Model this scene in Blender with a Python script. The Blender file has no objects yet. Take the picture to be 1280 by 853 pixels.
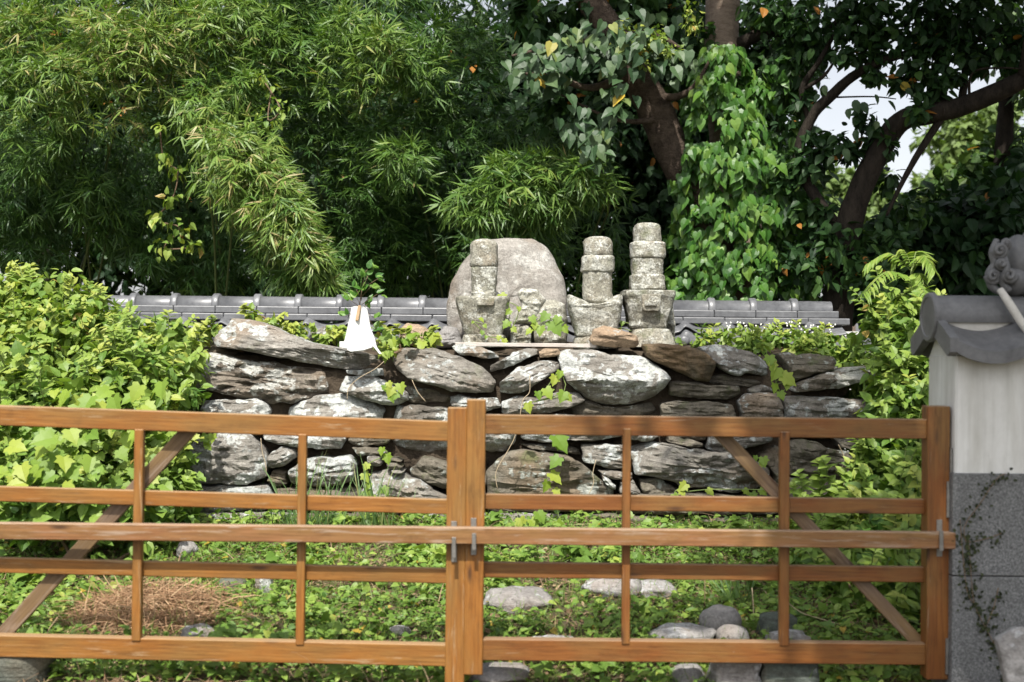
import bpy, bmesh, math, random
import numpy as np
from mathutils import Vector, Matrix, noise

random.seed(11)
RNG = np.random.default_rng(11)
SC = bpy.context.scene
COL = SC.collection
PI = math.pi

# ------------------------------------------------------------------ camera
CAM = Vector((0.0, 0.0, 1.35))
FPX = 1600.0                                   # focal length in photo pixels (1280 wide)
CAMROT = Matrix.Rotation(math.radians(90.376), 3, 'X') @ Matrix.Rotation(math.radians(0.5), 3, 'Z')
cd = bpy.data.cameras.new('camera')
cam = bpy.data.objects.new('camera', cd)
COL.objects.link(cam)
cam.matrix_world = Matrix.Translation(CAM) @ CAMROT.to_4x4()
cd.sensor_width = 36.0
cd.lens = FPX / 1280 * 36
cd.clip_end = 800
cd.dof.use_dof = True
cd.dof.focus_distance = 8.1
cd.dof.aperture_fstop = 2.4
SC.camera = cam

# ------------------------------------------------------------------ light
SUN_EL, SUN_AZ = math.radians(56), math.radians(188)   # azimuth from +Y clockwise: behind the camera, a little left
S = Vector((math.sin(SUN_AZ) * math.cos(SUN_EL), math.cos(SUN_AZ) * math.cos(SUN_EL), math.sin(SUN_EL)))
world = bpy.data.worlds.new('World')
SC.world = world
world.use_nodes = True
wn, wl = world.node_tree.nodes, world.node_tree.links
wn.clear()
sky = wn.new('ShaderNodeTexSky')
sky.sky_type = 'NISHITA'
sky.sun_disc = False
sky.sun_elevation = SUN_EL
sky.sun_rotation = SUN_AZ
sky.air_density = 1.0
sky.dust_density = 3.0
sky.ozone_density = 1.0
bg = wn.new('ShaderNodeBackground')
bg.inputs['Strength'].default_value = 0.112
wo = wn.new('ShaderNodeOutputWorld')
# thin bright cloud: the whole sky keeps its brightness and loses most of its blue
bw = wn.new('ShaderNodeRGBToBW')
cl = wn.new('ShaderNodeMix'); cl.data_type = 'RGBA'; cl.blend_type = 'MULTIPLY'; cl.inputs[0].default_value = 1.0
cl.inputs[7].default_value = (1.55, 1.56, 1.58, 1)
cm = wn.new('ShaderNodeMix'); cm.data_type = 'RGBA'; cm.inputs[0].default_value = 0.72
wl.new(sky.outputs[0], bw.inputs[0]); wl.new(bw.outputs[0], cl.inputs[6])
wl.new(sky.outputs[0], cm.inputs[6]); wl.new(cl.outputs[2], cm.inputs[7])
wl.new(cm.outputs[2], bg.inputs[0])
wl.new(bg.outputs[0], wo.inputs[0])
sl = bpy.data.lights.new('sun', 'SUN')
sl.energy = 4.3
sl.angle = math.radians(0.6)
sl.color = (1.0, 0.955, 0.88)
sun = bpy.data.objects.new('sun', sl)
COL.objects.link(sun)
sun.rotation_euler = S.to_track_quat('Z', 'Y').to_euler()
sun.location = S * 30
SC.view_settings.view_transform = 'Standard'
SC.view_settings.look = 'None'
SC.view_settings.gamma = 1.0
SC.view_settings.use_curve_mapping = False
SC.view_settings.exposure = 0.8
SC.render.engine = 'CYCLES'
SC.cycles.use_denoising = True
SC.cycles.max_bounces = 6
SC.cycles.transmission_bounces = 4

# ------------------------------------------------------------------ helpers
def P(px, py, depth):
    """photo pixel (1280 x 853) at a distance measured along +Y -> world point"""
    r = CAMROT @ Vector(((px - 640) / FPX, -(py - 426.5) / FPX, -1.0))
    return CAM + r * (depth / r.y)

def gz(x, y):
    if y < 5.0: z = 0.0
    elif y < 8.0: z = 0.131 * (y - 5.0)
    else: z = 0.393
    if 3 < y < 12 and abs(x) < 7:
        z += 0.03 * noise.noise(Vector((x * 1.1, y * 1.1, 3.0))) + 0.012 * noise.noise(Vector((x * 4, y * 4, 7.0)))
    return z

def G(px, py):
    """photo pixel -> point on the ground"""
    r = CAMROT @ Vector(((px - 640) / FPX, -(py - 426.5) / FPX, -1.0))
    y = 5.0
    for _ in range(60):
        p = CAM + r * (y / r.y)
        y += (p.z - gz(p.x, y)) * 1.5
        y = max(3.0, min(y, 12))
    p = CAM + r * (y / r.y)
    return Vector((p.x, y, gz(p.x, y)))

def props(o, label=None, cat=None, group=None, kind=None):
    if label: o['label'] = label
    if cat: o['category'] = cat
    if group: o['group'] = group
    if kind: o['kind'] = kind
    return o

def thing(name, loc, label, cat, group=None):
    o = bpy.data.objects.new(name, None)
    o.empty_display_size = 0.1
    COL.objects.link(o)
    o.location = loc
    return props(o, label, cat, group)

def link(name, me, parent=None):
    o = bpy.data.objects.new(name, me)
    COL.objects.link(o)
    if parent is not None: o.parent = parent
    return o

def rootloc(o):
    v = Vector((0, 0, 0))
    while o is not None:
        v += Vector(o.location)
        o = o.parent
    return v

def np_mesh(name, V, T, mat, smooth=False, tint=None):
    me = bpy.data.meshes.new(name)
    V = np.ascontiguousarray(V, dtype=np.float32).reshape(-1, 3)
    T = np.ascontiguousarray(T, dtype=np.int32).reshape(-1, 3)
    me.vertices.add(len(V)); me.vertices.foreach_set('co', V.ravel())
    me.loops.add(T.size); me.loops.foreach_set('vertex_index', T.ravel())
    me.polygons.add(len(T))
    me.polygons.foreach_set('loop_start', np.arange(0, T.size, 3, dtype=np.int32))
    me.polygons.foreach_set('use_smooth', np.full(len(T), smooth))
    if tint is not None:
        a = me.attributes.new('tint', 'FLOAT', 'POINT')
        a.data.foreach_set('value', np.ascontiguousarray(tint, dtype=np.float32))
    me.update(calc_edges=True)
    if mat: me.materials.append(mat)
    return me

def py_mesh(name, V, F, mat, smooth=False):
    me = bpy.data.meshes.new(name)
    me.from_pydata([tuple(v) for v in V], [], F)
    if smooth: me.polygons.foreach_set('use_smooth', [True] * len(F))
    if mat: me.materials.append(mat)
    me.update()
    return me

def part(name, V, F, mat, parent, smooth=False):
    """mesh given in world coordinates, stored relative to its parent"""
    if parent is not None:
        L = rootloc(parent)
        V = [Vector(v) - L for v in V]
    return link(name, py_mesh(name, V, F, mat, smooth), parent)

def nrm(a):
    return a / np.maximum(np.linalg.norm(a, axis=-1, keepdims=True), 1e-9)

def box_mesh(name, sx, sy, sz, mat, bev=0.004, seg=1):
    bm = bmesh.new()
    bmesh.ops.create_cube(bm, size=1.0)
    for v in bm.verts: v.co = Vector((v.co.x * sx, v.co.y * sy, v.co.z * sz))
    if bev: bmesh.ops.bevel(bm, geom=list(bm.edges), offset=bev, segments=seg, affect='EDGES', profile=0.5)
    me = bpy.data.meshes.new(name)
    bm.to_mesh(me); bm.free()
    me.materials.append(mat)
    return me

def beam(name, a, b, h, t, mat, parent, bev=0.003):
    """bar whose front face runs from a to b (points on the front face's middle line), h high, t deep"""
    a, b = Vector(a), Vector(b)
    X = (b - a).normalized()
    Y = Vector((0, 1, 0)); Y = (Y - X * Y.dot(X)).normalized()
    Z = X.cross(Y)
    c = (a + b) / 2 + Y * (t / 2)
    o = link(name, box_mesh(name, (b - a).length, t, h, mat, bev), parent)
    M = Matrix((X, Y, Z)).transposed().to_4x4()
    M.translation = c - rootloc(parent)
    o.matrix_local = M
    return o

def catmull(pts, rad, sub):
    P_ = [Vector(p) for p in pts]
    out, ro = [], []
    n = len(P_)
    for i in range(n - 1):
        p0, p1, p2, p3 = P_[max(i - 1, 0)], P_[i], P_[i + 1], P_[min(i + 2, n - 1)]
        for k in range(sub):
            t = k / sub
            out.append(0.5 * ((2 * p1) + (p2 - p0) * t + (2 * p0 - 5 * p1 + 4 * p2 - p3) * t * t + (3 * p1 - p0 - 3 * p2 + p3) * t ** 3))
            ro.append(rad[i] + (rad[i + 1] - rad[i]) * t)
    out.append(P_[-1]); ro.append(rad[-1])
    return out, ro

def tube_geo(pts, rad, seg=8, sub=4, rough=0.0, closed=True):
    pts, rad = catmull(pts, rad, sub)
    V, F = [], []
    ref = Vector((0, 1, 0)) if abs((pts[1] - pts[0]).normalized().y) < 0.9 else Vector((1, 0, 0))
    for i, p in enumerate(pts):
        d = (pts[min(i + 1, len(pts) - 1)] - pts[max(i - 1, 0)]).normalized()
        u = (ref - d * ref.dot(d)).normalized()
        w = d.cross(u)
        for k in range(seg):
            a = 2 * PI * k / seg
            r = rad[i]
            if rough:
                q = p + (u * math.cos(a) + w * math.sin(a)) * r
                r *= 1 + rough * noise.noise(q * (2.2 / max(rad[i] * 8, .02)))
            V.append(p + (u * math.cos(a) + w * math.sin(a)) * r)
        if i:
            for k in range(seg):
                k2 = (k + 1) % seg
                F.append(((i - 1) * seg + k, (i - 1) * seg + k2, i * seg + k2, i * seg + k))
    if closed:
        F.append(tuple(range(seg - 1, -1, -1)))
        n = len(pts) - 1
        F.append(tuple(n * seg + k for k in range(seg)))
    return V, F

def join_geo(geos):
    V, F = [], []
    for v, f in geos:
        o = len(V)
        V += list(v)
        F += [tuple(i + o for i in q) for q in f]
    return V, F

def tube(name, pts, rad, mat, parent, seg=8, sub=4, rough=0.0):
    V, F = tube_geo(pts, rad, seg, sub, rough)
    return part(name, V, F, mat, parent, True)

# ------------------------------------------------------------------ materials
def mat_new(name):
    m = bpy.data.materials.new(name)
    m.use_nodes = True
    nt = m.node_tree
    nt.nodes.clear()
    return m, nt, nt.nodes, nt.links

class NB:
    """short node builder"""
    def __init__(s, name):
        s.m, s.nt, s.N, s.L = mat_new(name)
        s.out = s.N.new('ShaderNodeOutputMaterial')
    def set(s, sock, v):
        if hasattr(v, 'links') or hasattr(v, 'is_linked'): s.L.new(v, sock)
        else: sock.default_value = v
    def coord(s, which='Object', scale=(1, 1, 1), rand=False, rot=(0, 0, 0)):
        c = s.N.new('ShaderNodeTexCoord').outputs[which]
        mp = s.N.new('ShaderNodeMapping')
        s.L.new(c, mp.inputs[0])
        mp.inputs['Scale'].default_value = scale
        mp.inputs['Rotation'].default_value = rot
        if rand:
            oi = s.N.new('ShaderNodeObjectInfo')
            mu = s.N.new('ShaderNodeMath'); mu.operation = 'MULTIPLY'
            s.L.new(oi.outputs['Random'], mu.inputs[0]); mu.inputs[1].default_value = 37.0
            s.L.new(mu.outputs[0], mp.inputs['Location'])
        return mp.outputs[0]
    def noise(s, vec, scale, detail=5, rough=0.6, dist=0.0):
        n = s.N.new('ShaderNodeTexNoise')
        s.L.new(vec, n.inputs['Vector'])
        n.inputs['Scale'].default_value = scale
        n.inputs['Detail'].default_value = detail
        n.inputs['Roughness'].default_value = rough
        n.inputs['Distortion'].default_value = dist
        return n.outputs['Fac']
    def voro(s, vec, scale, feature='F1', out='Distance'):
        n = s.N.new('ShaderNodeTexVoronoi')
        n.feature = feature
        s.L.new(vec, n.inputs['Vector'])
        n.inputs['Scale'].default_value = scale
        return n.outputs[out]
    def ramp(s, fac, stops, interp='LINEAR'):
        r = s.N.new('ShaderNodeValToRGB')
        r.color_ramp.interpolation = interp
        e = r.color_ramp.elements
        while len(e) < len(stops): e.new(0.5)
        for el, (p, c) in zip(e, stops):
            el.position = p
            el.color = (c, c, c, 1) if isinstance(c, (int, float)) else (*c, 1)
        s.L.new(fac, r.inputs[0])
        return r.outputs[0]
    def mix(s, fac, a, b, mode='MIX'):
        n = s.N.new('ShaderNodeMix'); n.data_type = 'RGBA'; n.blend_type = mode
        s.set(n.inputs[0], fac)
        for sock, v in ((n.inputs[6], a), (n.inputs[7], b)):
            if isinstance(v, tuple) and len(v) == 3: v = (*v, 1)
            s.set(sock, v)
        return n.outputs[2]
    def math(s, op, a, b=0.0, clamp=False):
        n = s.N.new('ShaderNodeMath'); n.operation = op; n.use_clamp = clamp
        s.set(n.inputs[0], a); s.set(n.inputs[1], b)
        return n.outputs[0]
    def bump(s, h, strength=0.5, dist=0.02, normal=None):
        b = s.N.new('ShaderNodeBump')
        b.inputs['Strength'].default_value = strength
        b.inputs['Distance'].default_value = dist
        s.L.new(h, b.inputs['Height'])
        if normal is not None: s.L.new(normal, b.inputs['Normal'])
        return b.outputs[0]
    def principled(s, col, rough=0.7, normal=None, spec=0.5, metal=0.0):
        p = s.N.new('ShaderNodeBsdfPrincipled')
        if isinstance(col, tuple) and len(col) == 3: col = (*col, 1)
        s.set(p.inputs['Base Color'], col)
        s.set(p.inputs['Roughness'], rough)
        p.inputs['Specular IOR Level'].default_value = spec
        p.inputs['Metallic'].default_value = metal
        if normal is not None: s.L.new(normal, p.inputs['Normal'])
        return p.outputs[0]
    def done(s, shader):
        s.L.new(shader, s.out.inputs[0])
        return s.m
    def rnd(s):
        return s.N.new('ShaderNodeObjectInfo').outputs['Random']

def leaf_mat(name, stops, trans=0.3, rough=0.42, spec=0.4, per_object=False):
    b = NB(name)
    if per_object:
        f = b.rnd()
    else:
        a = b.N.new('ShaderNodeAttribute'); a.attribute_name = 'tint'
        f = a.outputs['Fac']
    col = b.ramp(f, stops)
    co = b.coord('Object')
    col = b.mix(b.ramp(b.noise(co, 55, 2), [(0.35, 0.0), (0.75, 0.22)]), col, b.mix(1.0, col, (0.62, 0.55, 0.4), 'MULTIPLY'))
    p = b.principled(col, rough, None, spec)
    t = b.N.new('ShaderNodeBsdfTranslucent')
    b.L.new(b.mix(1.0, col, (1.25, 1.35, 0.6), 'MULTIPLY'), t.inputs[0])
    m = b.N.new('ShaderNodeMixShader'); m.inputs[0].default_value = trans
    b.L.new(p, m.inputs[1]); b.L.new(t.outputs[0], m.inputs[2])
    return b.done(m.outputs[0])

def stone_mat(name, lichen, base_lo, base_hi, lich_col=(0.47, 0.475, 0.44), moss=0.15, strata=1.0, speck=0.5, lscale=5.5, soft=0.04, grit=0.55):
    b = NB(name)
    co = b.coord('Object', rand=True)
    st = b.coord('Object', (2.0, 3.0, 13.0), True, (0, 0.10, 0))
    n1 = b.noise(co, 3.2, 6, 0.62, 0.4)
    n2 = b.noise(co, 26, 6, 0.7)
    ns = b.noise(st, 2.6, 6, 0.65, 0.5)
    base = b.mix(b.ramp(n1, [(0.3, 0.0), (0.7, 1.0)]), base_lo, base_hi)
    base = b.mix(b.math('MULTIPLY', b.ramp(ns, [(0.34, 1.0), (0.52, 0.0)]), 0.55 * strata), base, (0.055, 0.046, 0.036))
    base = b.mix(b.math('MULTIPLY', b.ramp(n2, [(0.3, 1.0), (0.62, 0.0)]), speck), base, b.mix(1.0, base, (0.42, 0.40, 0.38), 'MULTIPLY'))
    # warm iron stain
    base = b.mix(b.math('MULTIPLY', b.ramp(b.noise(co, 1.9, 3), [(0.52, 0.0), (0.7, 1.0)]), 0.4), base, (0.23, 0.15, 0.085))
    # crusty lichen with crisp lobed edges
    ln = b.noise(co, lscale, 7, 0.58, 0.25)
    vo = b.voro(co, lscale * 4.5)
    lsum = b.math('SUBTRACT', ln, b.math('MULTIPLY', vo, 0.16))
    lsum = b.math('ADD', lsum, b.math('MULTIPLY', b.math('SUBTRACT', b.rnd(), 0.5), 0.10))
    e = 0.60 - 0.26 * lichen
    lsum = b.math('ADD', lsum, b.math('MULTIPLY', b.math('SUBTRACT', b.noise(co, lscale * 7, 5, 0.7), 0.5), 0.30))
    lm = b.ramp(lsum, [(e, 0.0), (e + soft, 1.0)])
    lc = b.mix(b.ramp(b.noise(co, 40, 5, 0.7), [(0.35, 0.0), (0.65, 1.0)]), tuple(c * 0.45 for c in lich_col), lich_col)
    col = b.mix(b.math('MULTIPLY', lm, 0.9), base, lc)
    gr = b.noise(co, 75, 6, 0.8)
    col = b.mix(grit, col, b.mix(1.0, col, b.ramp(gr, [(0.34, 0.30), (0.50, 1.0), (0.66, 1.45)]), 'MULTIPLY'))
    pit = b.ramp(b.voro(co, 60), [(0.10, 1.0), (0.26, 0.0)])
    col = b.mix(b.math('MULTIPLY', pit, grit * 0.5), col, b.mix(1.0, col, (0.35, 0.33, 0.28), 'MULTIPLY'))
    mm = b.ramp(b.noise(co, 7.5, 5, 0.6), [(0.62 - 0.2 * moss, 0.0), (0.74 - 0.2 * moss, 1.0)])
    col = b.mix(b.math('MULTIPLY', mm, min(0.65, moss * 2)), col, (0.085, 0.105, 0.035))
    h = b.math('ADD', b.math('MULTIPLY', ns, 1.0 * strata), b.math('ADD', b.math('MULTIPLY', n2, 0.55), b.math('MULTIPLY', lm, 0.10)))
    h = b.math('ADD', h, b.math('MULTIPLY', b.noise(co, 90, 4, 0.7), 0.22))
    nr = b.bump(h, 0.85, 0.022)
    return b.done(b.principled(col, 0.88, nr, 0.25))

def wood_mat(name, c1, c2, worn, wornness):
    b = NB(name)
    g = b.coord('Object', (1.3, 16, 16), True)
    fine = b.coord('Object', (4, 90, 90), True)
    blot = b.coord('Object', (1.2, 3, 3), True)
    n1 = b.noise(g, 2.0, 5, 0.6, 0.6)
    n2 = b.noise(fine, 1.4, 4, 0.7)
    n3 = b.noise(blot, 2.2, 4, 0.6)
    col = b.mix(b.ramp(n1, [(0.3, 0.0), (0.7, 1.0)]), c1, c2)
    col = b.mix(b.math('MULTIPLY', b.ramp(n3, [(0.42, 0.0), (0.64, 1.0)]), 0.55), col, (0.19, 0.115, 0.036))
    col = b.mix(b.math('MULTIPLY', b.ramp(n2, [(0.30, 1.0), (0.58, 0.0)]), 0.6), col, b.mix(1.0, col, (0.34, 0.27, 0.22), 'MULTIPLY'))
    kn = b.voro(b.coord('Object', (3.2, 13, 13), True), 1.0)
    col = b.mix(b.ramp(kn, [(0.05, 0.85), (0.16, 0.0)]), col, (0.05, 0.022, 0.010))
    dirt = b.ramp(b.noise(b.coord('Object', (5, 9, 9), True), 1.6, 6, 0.7), [(0.55, 0.0), (0.75, 0.55)])
    col = b.mix(dirt, col, b.mix(1.0, col, (0.42, 0.40, 0.34), 'MULTIPLY'))
    ge = b.N.new('ShaderNodeNewGeometry')
    sx = b.N.new('ShaderNodeSeparateXYZ'); b.L.new(ge.outputs['Normal'], sx.inputs[0])
    up = b.ramp(sx.outputs['Z'], [(0.4, 0.0), (0.8, 1.0)])           # weathered upper faces and arrises
    w = b.math('ADD', b.ramp(b.noise(g, 3.1, 6, 0.7, 0.5), [(0.66 - wornness * 0.25, 0.0), (0.74 - wornness * 0.2, 1.0)]), b.math('MULTIPLY', up, 0.75), True)
    col = b.mix(b.math('MULTIPLY', w, 0.75), col, worn)
    nr = b.bump(b.math('ADD', b.math('MULTIPLY', n2, 0.6), n1), 0.35, 0.004)
    return b.done(b.principled(col, b.math('ADD', 0.5, b.math('MULTIPLY', w, 0.3)), nr, 0.35))

def simple_mat(name, c1, c2, scale, rough=0.8, bump=0.3, dist=0.01, spec=0.4, detail=6, stretch=(1, 1, 1), metal=0.0, rand=True):
    b = NB(name)
    co = b.coord('Object', stretch, rand)
    n = b.noise(co, scale, detail, 0.65)
    n2 = b.noise(co, scale * 6, 4, 0.65)
    f = b.math('ADD', b.math('MULTIPLY', n, 0.65), b.math('MULTIPLY', n2, 0.35))
    col = b.mix(b.ramp(f, [(0.36, 0.0), (0.64, 1.0)]), c1, c2)
    nr = b.bump(f, bump, dist)
    return b.done(b.principled(col, rough, nr, spec, metal))

M = {}
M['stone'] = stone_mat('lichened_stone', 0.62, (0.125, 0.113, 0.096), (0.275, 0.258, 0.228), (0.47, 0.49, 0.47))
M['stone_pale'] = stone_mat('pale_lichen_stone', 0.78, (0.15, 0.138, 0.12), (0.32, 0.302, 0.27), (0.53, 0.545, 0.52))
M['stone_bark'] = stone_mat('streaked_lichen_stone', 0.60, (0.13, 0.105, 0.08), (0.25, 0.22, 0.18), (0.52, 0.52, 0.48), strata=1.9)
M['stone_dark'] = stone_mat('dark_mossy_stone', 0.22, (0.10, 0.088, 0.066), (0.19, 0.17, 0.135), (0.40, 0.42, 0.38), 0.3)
M['stone_rust'] = stone_mat('rust_stained_stone', 0.10, (0.085, 0.075, 0.052), (0.20, 0.125, 0.065), (0.4, 0.4, 0.36), 0.22)
M['stone_brown'] = stone_mat('brown_stone', 0.05, (0.27, 0.19, 0.125), (0.40, 0.31, 0.22), moss=0.0)
M['carved'] = stone_mat('weathered_carved_granite', 0.70, (0.20, 0.192, 0.15), (0.40, 0.39, 0.33), (0.60, 0.60, 0.54), 0.24, 0.1, 0.8, 17.0, 0.10, 0.95)
M['boulder'] = stone_mat('smooth_brown_boulder', 0.80, (0.175, 0.158, 0.135), (0.32, 0.302, 0.275), (0.52, 0.505, 0.465), 0.02, 0.25, 0.35, 3.4, 0.16)
M['cobble'] = stone_mat('grey_cobble', 0.0, (0.20, 0.19, 0.185), (0.27, 0.26, 0.25), moss=0.02, strata=0.1, speck=0.3)
M['ground_stone'] = stone_mat('flat_grey_stone', 0.35, (0.24, 0.225, 0.215), (0.36, 0.345, 0.33), (0.5, 0.5, 0.5), 0.05, 0.7)
M['green_stone'] = stone_mat('dark_green_stone', 0.15, (0.07, 0.085, 0.07), (0.13, 0.15, 0.13), (0.45, 0.47, 0.47), 0.1, 0.8)
M['wood'] = wood_mat('orange_stained_wood', (0.205, 0.078, 0.014), (0.285, 0.122, 0.025), (0.31, 0.22, 0.125), 0.3)
M['wood_red'] = wood_mat('red_brown_stained_wood', (0.150, 0.051, 0.011), (0.210, 0.080, 0.018), (0.25, 0.18, 0.115), 0.15)
M['wood_bar'] = wood_mat('worn_stained_bar', (0.205, 0.088, 0.034), (0.26, 0.125, 0.052), (0.32, 0.24, 0.175), 0.5)
M['wood_grey'] = wood_mat('bare_grey_brown_wood', (0.125, 0.082, 0.052), (0.175, 0.12, 0.08), (0.22, 0.165, 0.12), 0.4)
M['steel'] = simple_mat('dull_steel', (0.16, 0.15, 0.135), (0.28, 0.27, 0.25), 30, 0.5, 0.2, 0.002, metal=0.7)
M['tile'] = simple_mat('smoked_silver_roof_tile', (0.07, 0.072, 0.078), (0.15, 0.153, 0.161), 5, 0.40, 0.15, 0.004, 0.6)
M['tile_old'] = simple_mat('weathered_grey_roof_tile', (0.075, 0.075, 0.077), (0.145, 0.145, 0.148), 9, 0.55, 0.25, 0.005, 0.5)
M['mortar'] = simple_mat('pale_mortar', (0.42, 0.40, 0.36), (0.55, 0.53, 0.49), 12, 0.9, 0.3, 0.004, 0.2)
M['core'] = simple_mat('dark_earth_rubble', (0.035, 0.027, 0.02), (0.09, 0.07, 0.05), 9, 0.95, 0.8, 0.05, 0.1)
M['paper'] = simple_mat('white_paper', (0.62, 0.62, 0.61), (0.76, 0.76, 0.75), 9, 0.8, 0.1, 0.003, 0.2)
M['plank'] = simple_mat('pale_weathered_plank', (0.30, 0.27, 0.24), (0.52, 0.48, 0.44), 18, 0.85, 0.3, 0.003, 0.2, stretch=(0.4, 1, 3))
M['peg'] = simple_mat('tan_wood_stick', (0.34, 0.22, 0.12), (0.45, 0.31, 0.18), 20, 0.7, 0.2, 0.002, 0.3)
M['bark'] = simple_mat('rough_dark_bark', (0.012, 0.010, 0.008), (0.040, 0.032, 0.025), 7, 0.95, 0.9, 0.04, 0.15, stretch=(2.2, 2.2, 0.7))
M['bark_pale'] = simple_mat('grey_brown_bark', (0.15, 0.11, 0.082), (0.31, 0.25, 0.20), 8, 0.9, 0.8, 0.03, 0.2, stretch=(1, 1, 3.5))
M['bark_mid'] = simple_mat('brown_bark', (0.035, 0.026, 0.020), (0.13, 0.098, 0.075), 7, 0.95, 0.9, 0.04, 0.15, stretch=(1.4, 1.4, 1.8))
M['twig'] = simple_mat('brown_twig', (0.10, 0.065, 0.04), (0.20, 0.14, 0.09), 20, 0.85, 0.3, 0.004, 0.2)
M['stem'] = simple_mat('green_stem', (0.12, 0.17, 0.05), (0.20, 0.25, 0.08), 20, 0.6, 0.1, 0.002, 0.3)
M['culm'] = simple_mat('bamboo_culm', (0.05, 0.08, 0.022), (0.10, 0.125, 0.04), 8, 0.4, 0.1, 0.002, 0.5)
M['drystem'] = simple_mat('dry_pale_stem', (0.34, 0.26, 0.17), (0.48, 0.39, 0.27), 30, 0.85, 0.2, 0.002, 0.2)

def plaster_mat():
    b = NB('stained_white_plaster')
    co = b.coord('Object')
    st = b.coord('Object', (5, 5, 0.7))
    f = b.ramp(b.noise(st, 2.5, 6, 0.6), [(0.40, 0.0), (0.72, 1.0)])
    col = b.mix(b.math('MULTIPLY', f, 0.6), (0.64, 0.635, 0.61), (0.36, 0.345, 0.30))
    sp = b.ramp(b.noise(b.coord('Object', (6, 6, 2.2)), 6.0, 4, 0.6), [(0.66, 0.0), (0.74, 1.0)])
    col = b.mix(b.math('MULTIPLY', sp, 0.35), col, (0.30, 0.29, 0.27))
    gg = b.ramp(b.noise(b.coord('Object', (9, 9, 0.35)), 3.0, 5, 0.65), [(0.52, 0.0), (0.74, 0.28)])
    col = b.mix(gg, col, (0.27, 0.26, 0.225))
    bl = b.ramp(b.noise(b.coord('Object', (1.4, 1.4, 1.0)), 3.5, 6, 0.7), [(0.46, 0.0), (0.70, 0.4)])
    col = b.mix(bl, col, (0.37, 0.36, 0.33))
    return b.done(b.principled(col, 0.85, b.bump(b.noise(co, 60, 4), 0.15, 0.003), 0.2))
M['plaster'] = plaster_mat()

def granite_mat():
    b = NB('speckled_grey_granite')
    co = b.coord('Object')
    v = b.voro(co, 190, 'F1', 'Color')
    n = b.noise(co, 120, 4, 0.75)
    col = b.ramp(n, [(0.34, (0.028, 0.029, 0.03)), (0.47, (0.105, 0.108, 0.11)), (0.58, (0.225, 0.228, 0.23)), (0.70, (0.36, 0.36, 0.36))])
    bw = b.N.new('ShaderNodeRGBToBW'); b.L.new(v, bw.inputs[0])
    col = b.mix(0.35, col, b.ramp(bw.outputs[0], [(0.2, (0.045, 0.045, 0.048)), (0.8, (0.20, 0.20, 0.20))]))
    stain = b.ramp(b.noise(b.coord('Object', (3, 3, 0.8)), 2.0, 4), [(0.4, 0.0), (0.7, 0.35)])
    col = b.mix(stain, col, (0.09, 0.09, 0.085))
    return b.done(b.principled(col, 0.7, b.bump(n, 0.3, 0.003), 0.4))
M['granite'] = granite_mat()

def soil_mat():
    b = NB('soil_with_moss')
    co = b.coord('Object')
    n = b.noise(co, 3.0, 7, 0.65)
    n2 = b.noise(co, 45, 5, 0.7)
    col = b.ramp(n, [(0.3, (0.055, 0.042, 0.028)), (0.5, (0.085, 0.068, 0.042)), (0.62, (0.075, 0.085, 0.028)), (0.8, (0.12, 0.10, 0.06))])
    col = b.mix(b.ramp(n2, [(0.5, 0.0), (0.72, 0.6)]), col, (0.19, 0.15, 0.10))
    return b.done(b.principled(col, 0.95, b.bump(b.math('ADD', n2, n), 0.8, 0.03), 0.1))
M['soil'] = soil_mat()

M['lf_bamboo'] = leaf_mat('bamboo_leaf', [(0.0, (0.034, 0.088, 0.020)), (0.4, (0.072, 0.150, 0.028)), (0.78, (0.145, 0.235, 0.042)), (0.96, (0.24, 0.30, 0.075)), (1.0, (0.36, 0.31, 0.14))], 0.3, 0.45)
M['lf_bush'] = leaf_mat('sunlit_vine_leaf', [(0.0, (0.055, 0.125, 0.022)), (0.45, (0.13, 0.225, 0.036)), (0.85, (0.225, 0.31, 0.055)), (0.97, (0.32, 0.36, 0.07)), (1.0, (0.36, 0.26, 0.07))], 0.32, 0.5)
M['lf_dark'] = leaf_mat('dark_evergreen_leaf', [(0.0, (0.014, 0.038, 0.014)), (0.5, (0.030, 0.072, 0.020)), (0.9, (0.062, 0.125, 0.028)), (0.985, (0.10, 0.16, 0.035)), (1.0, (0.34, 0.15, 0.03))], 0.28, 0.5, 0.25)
M['lf_ivy'] = leaf_mat('hanging_ivy_leaf', [(0.0, (0.030, 0.095, 0.016)), (0.5, (0.066, 0.165, 0.026)), (1.0, (0.145, 0.255, 0.045))], 0.28, 0.42)
M['lf_ivy_o'] = leaf_mat('hanging_ivy_leaf_single', [(0.0, (0.038, 0.115, 0.016)), (0.5, (0.080, 0.19, 0.028)), (1.0, (0.175, 0.29, 0.05))], 0.28, 0.42, per_object=True)
M['lf_grey_o'] = leaf_mat('grey_green_broad_leaf', [(0.0, (0.026, 0.060, 0.024)), (0.55, (0.050, 0.098, 0.038)), (0.9, (0.085, 0.135, 0.055)), (0.97, (0.15, 0.20, 0.05)), (1.0, (0.48, 0.33, 0.04))], 0.2, 0.5, 0.35, per_object=True)
M['lf_vine_o'] = leaf_mat('bright_lobed_vine_leaf', [(0.0, (0.13, 0.23, 0.028)), (0.6, (0.22, 0.32, 0.04)), (1.0, (0.33, 0.38, 0.06))], 0.38, 0.5, per_object=True)
M['lf_ground'] = leaf_mat('ground_weed_leaf', [(0.0, (0.050, 0.115, 0.018)), (0.5, (0.130, 0.225, 0.036)), (0.9, (0.235, 0.325, 0.06)), (0.965, (0.30, 0.35, 0.07)), (0.985, (0.45, 0.34, 0.03)), (1.0, (0.22, 0.13, 0.06))], 0.28, 0.5)
M['lf_far'] = leaf_mat('far_pale_leaf', [(0.0, (0.075, 0.13, 0.032)), (1.0, (0.16, 0.225, 0.065))], 0.3, 0.6)
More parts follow.
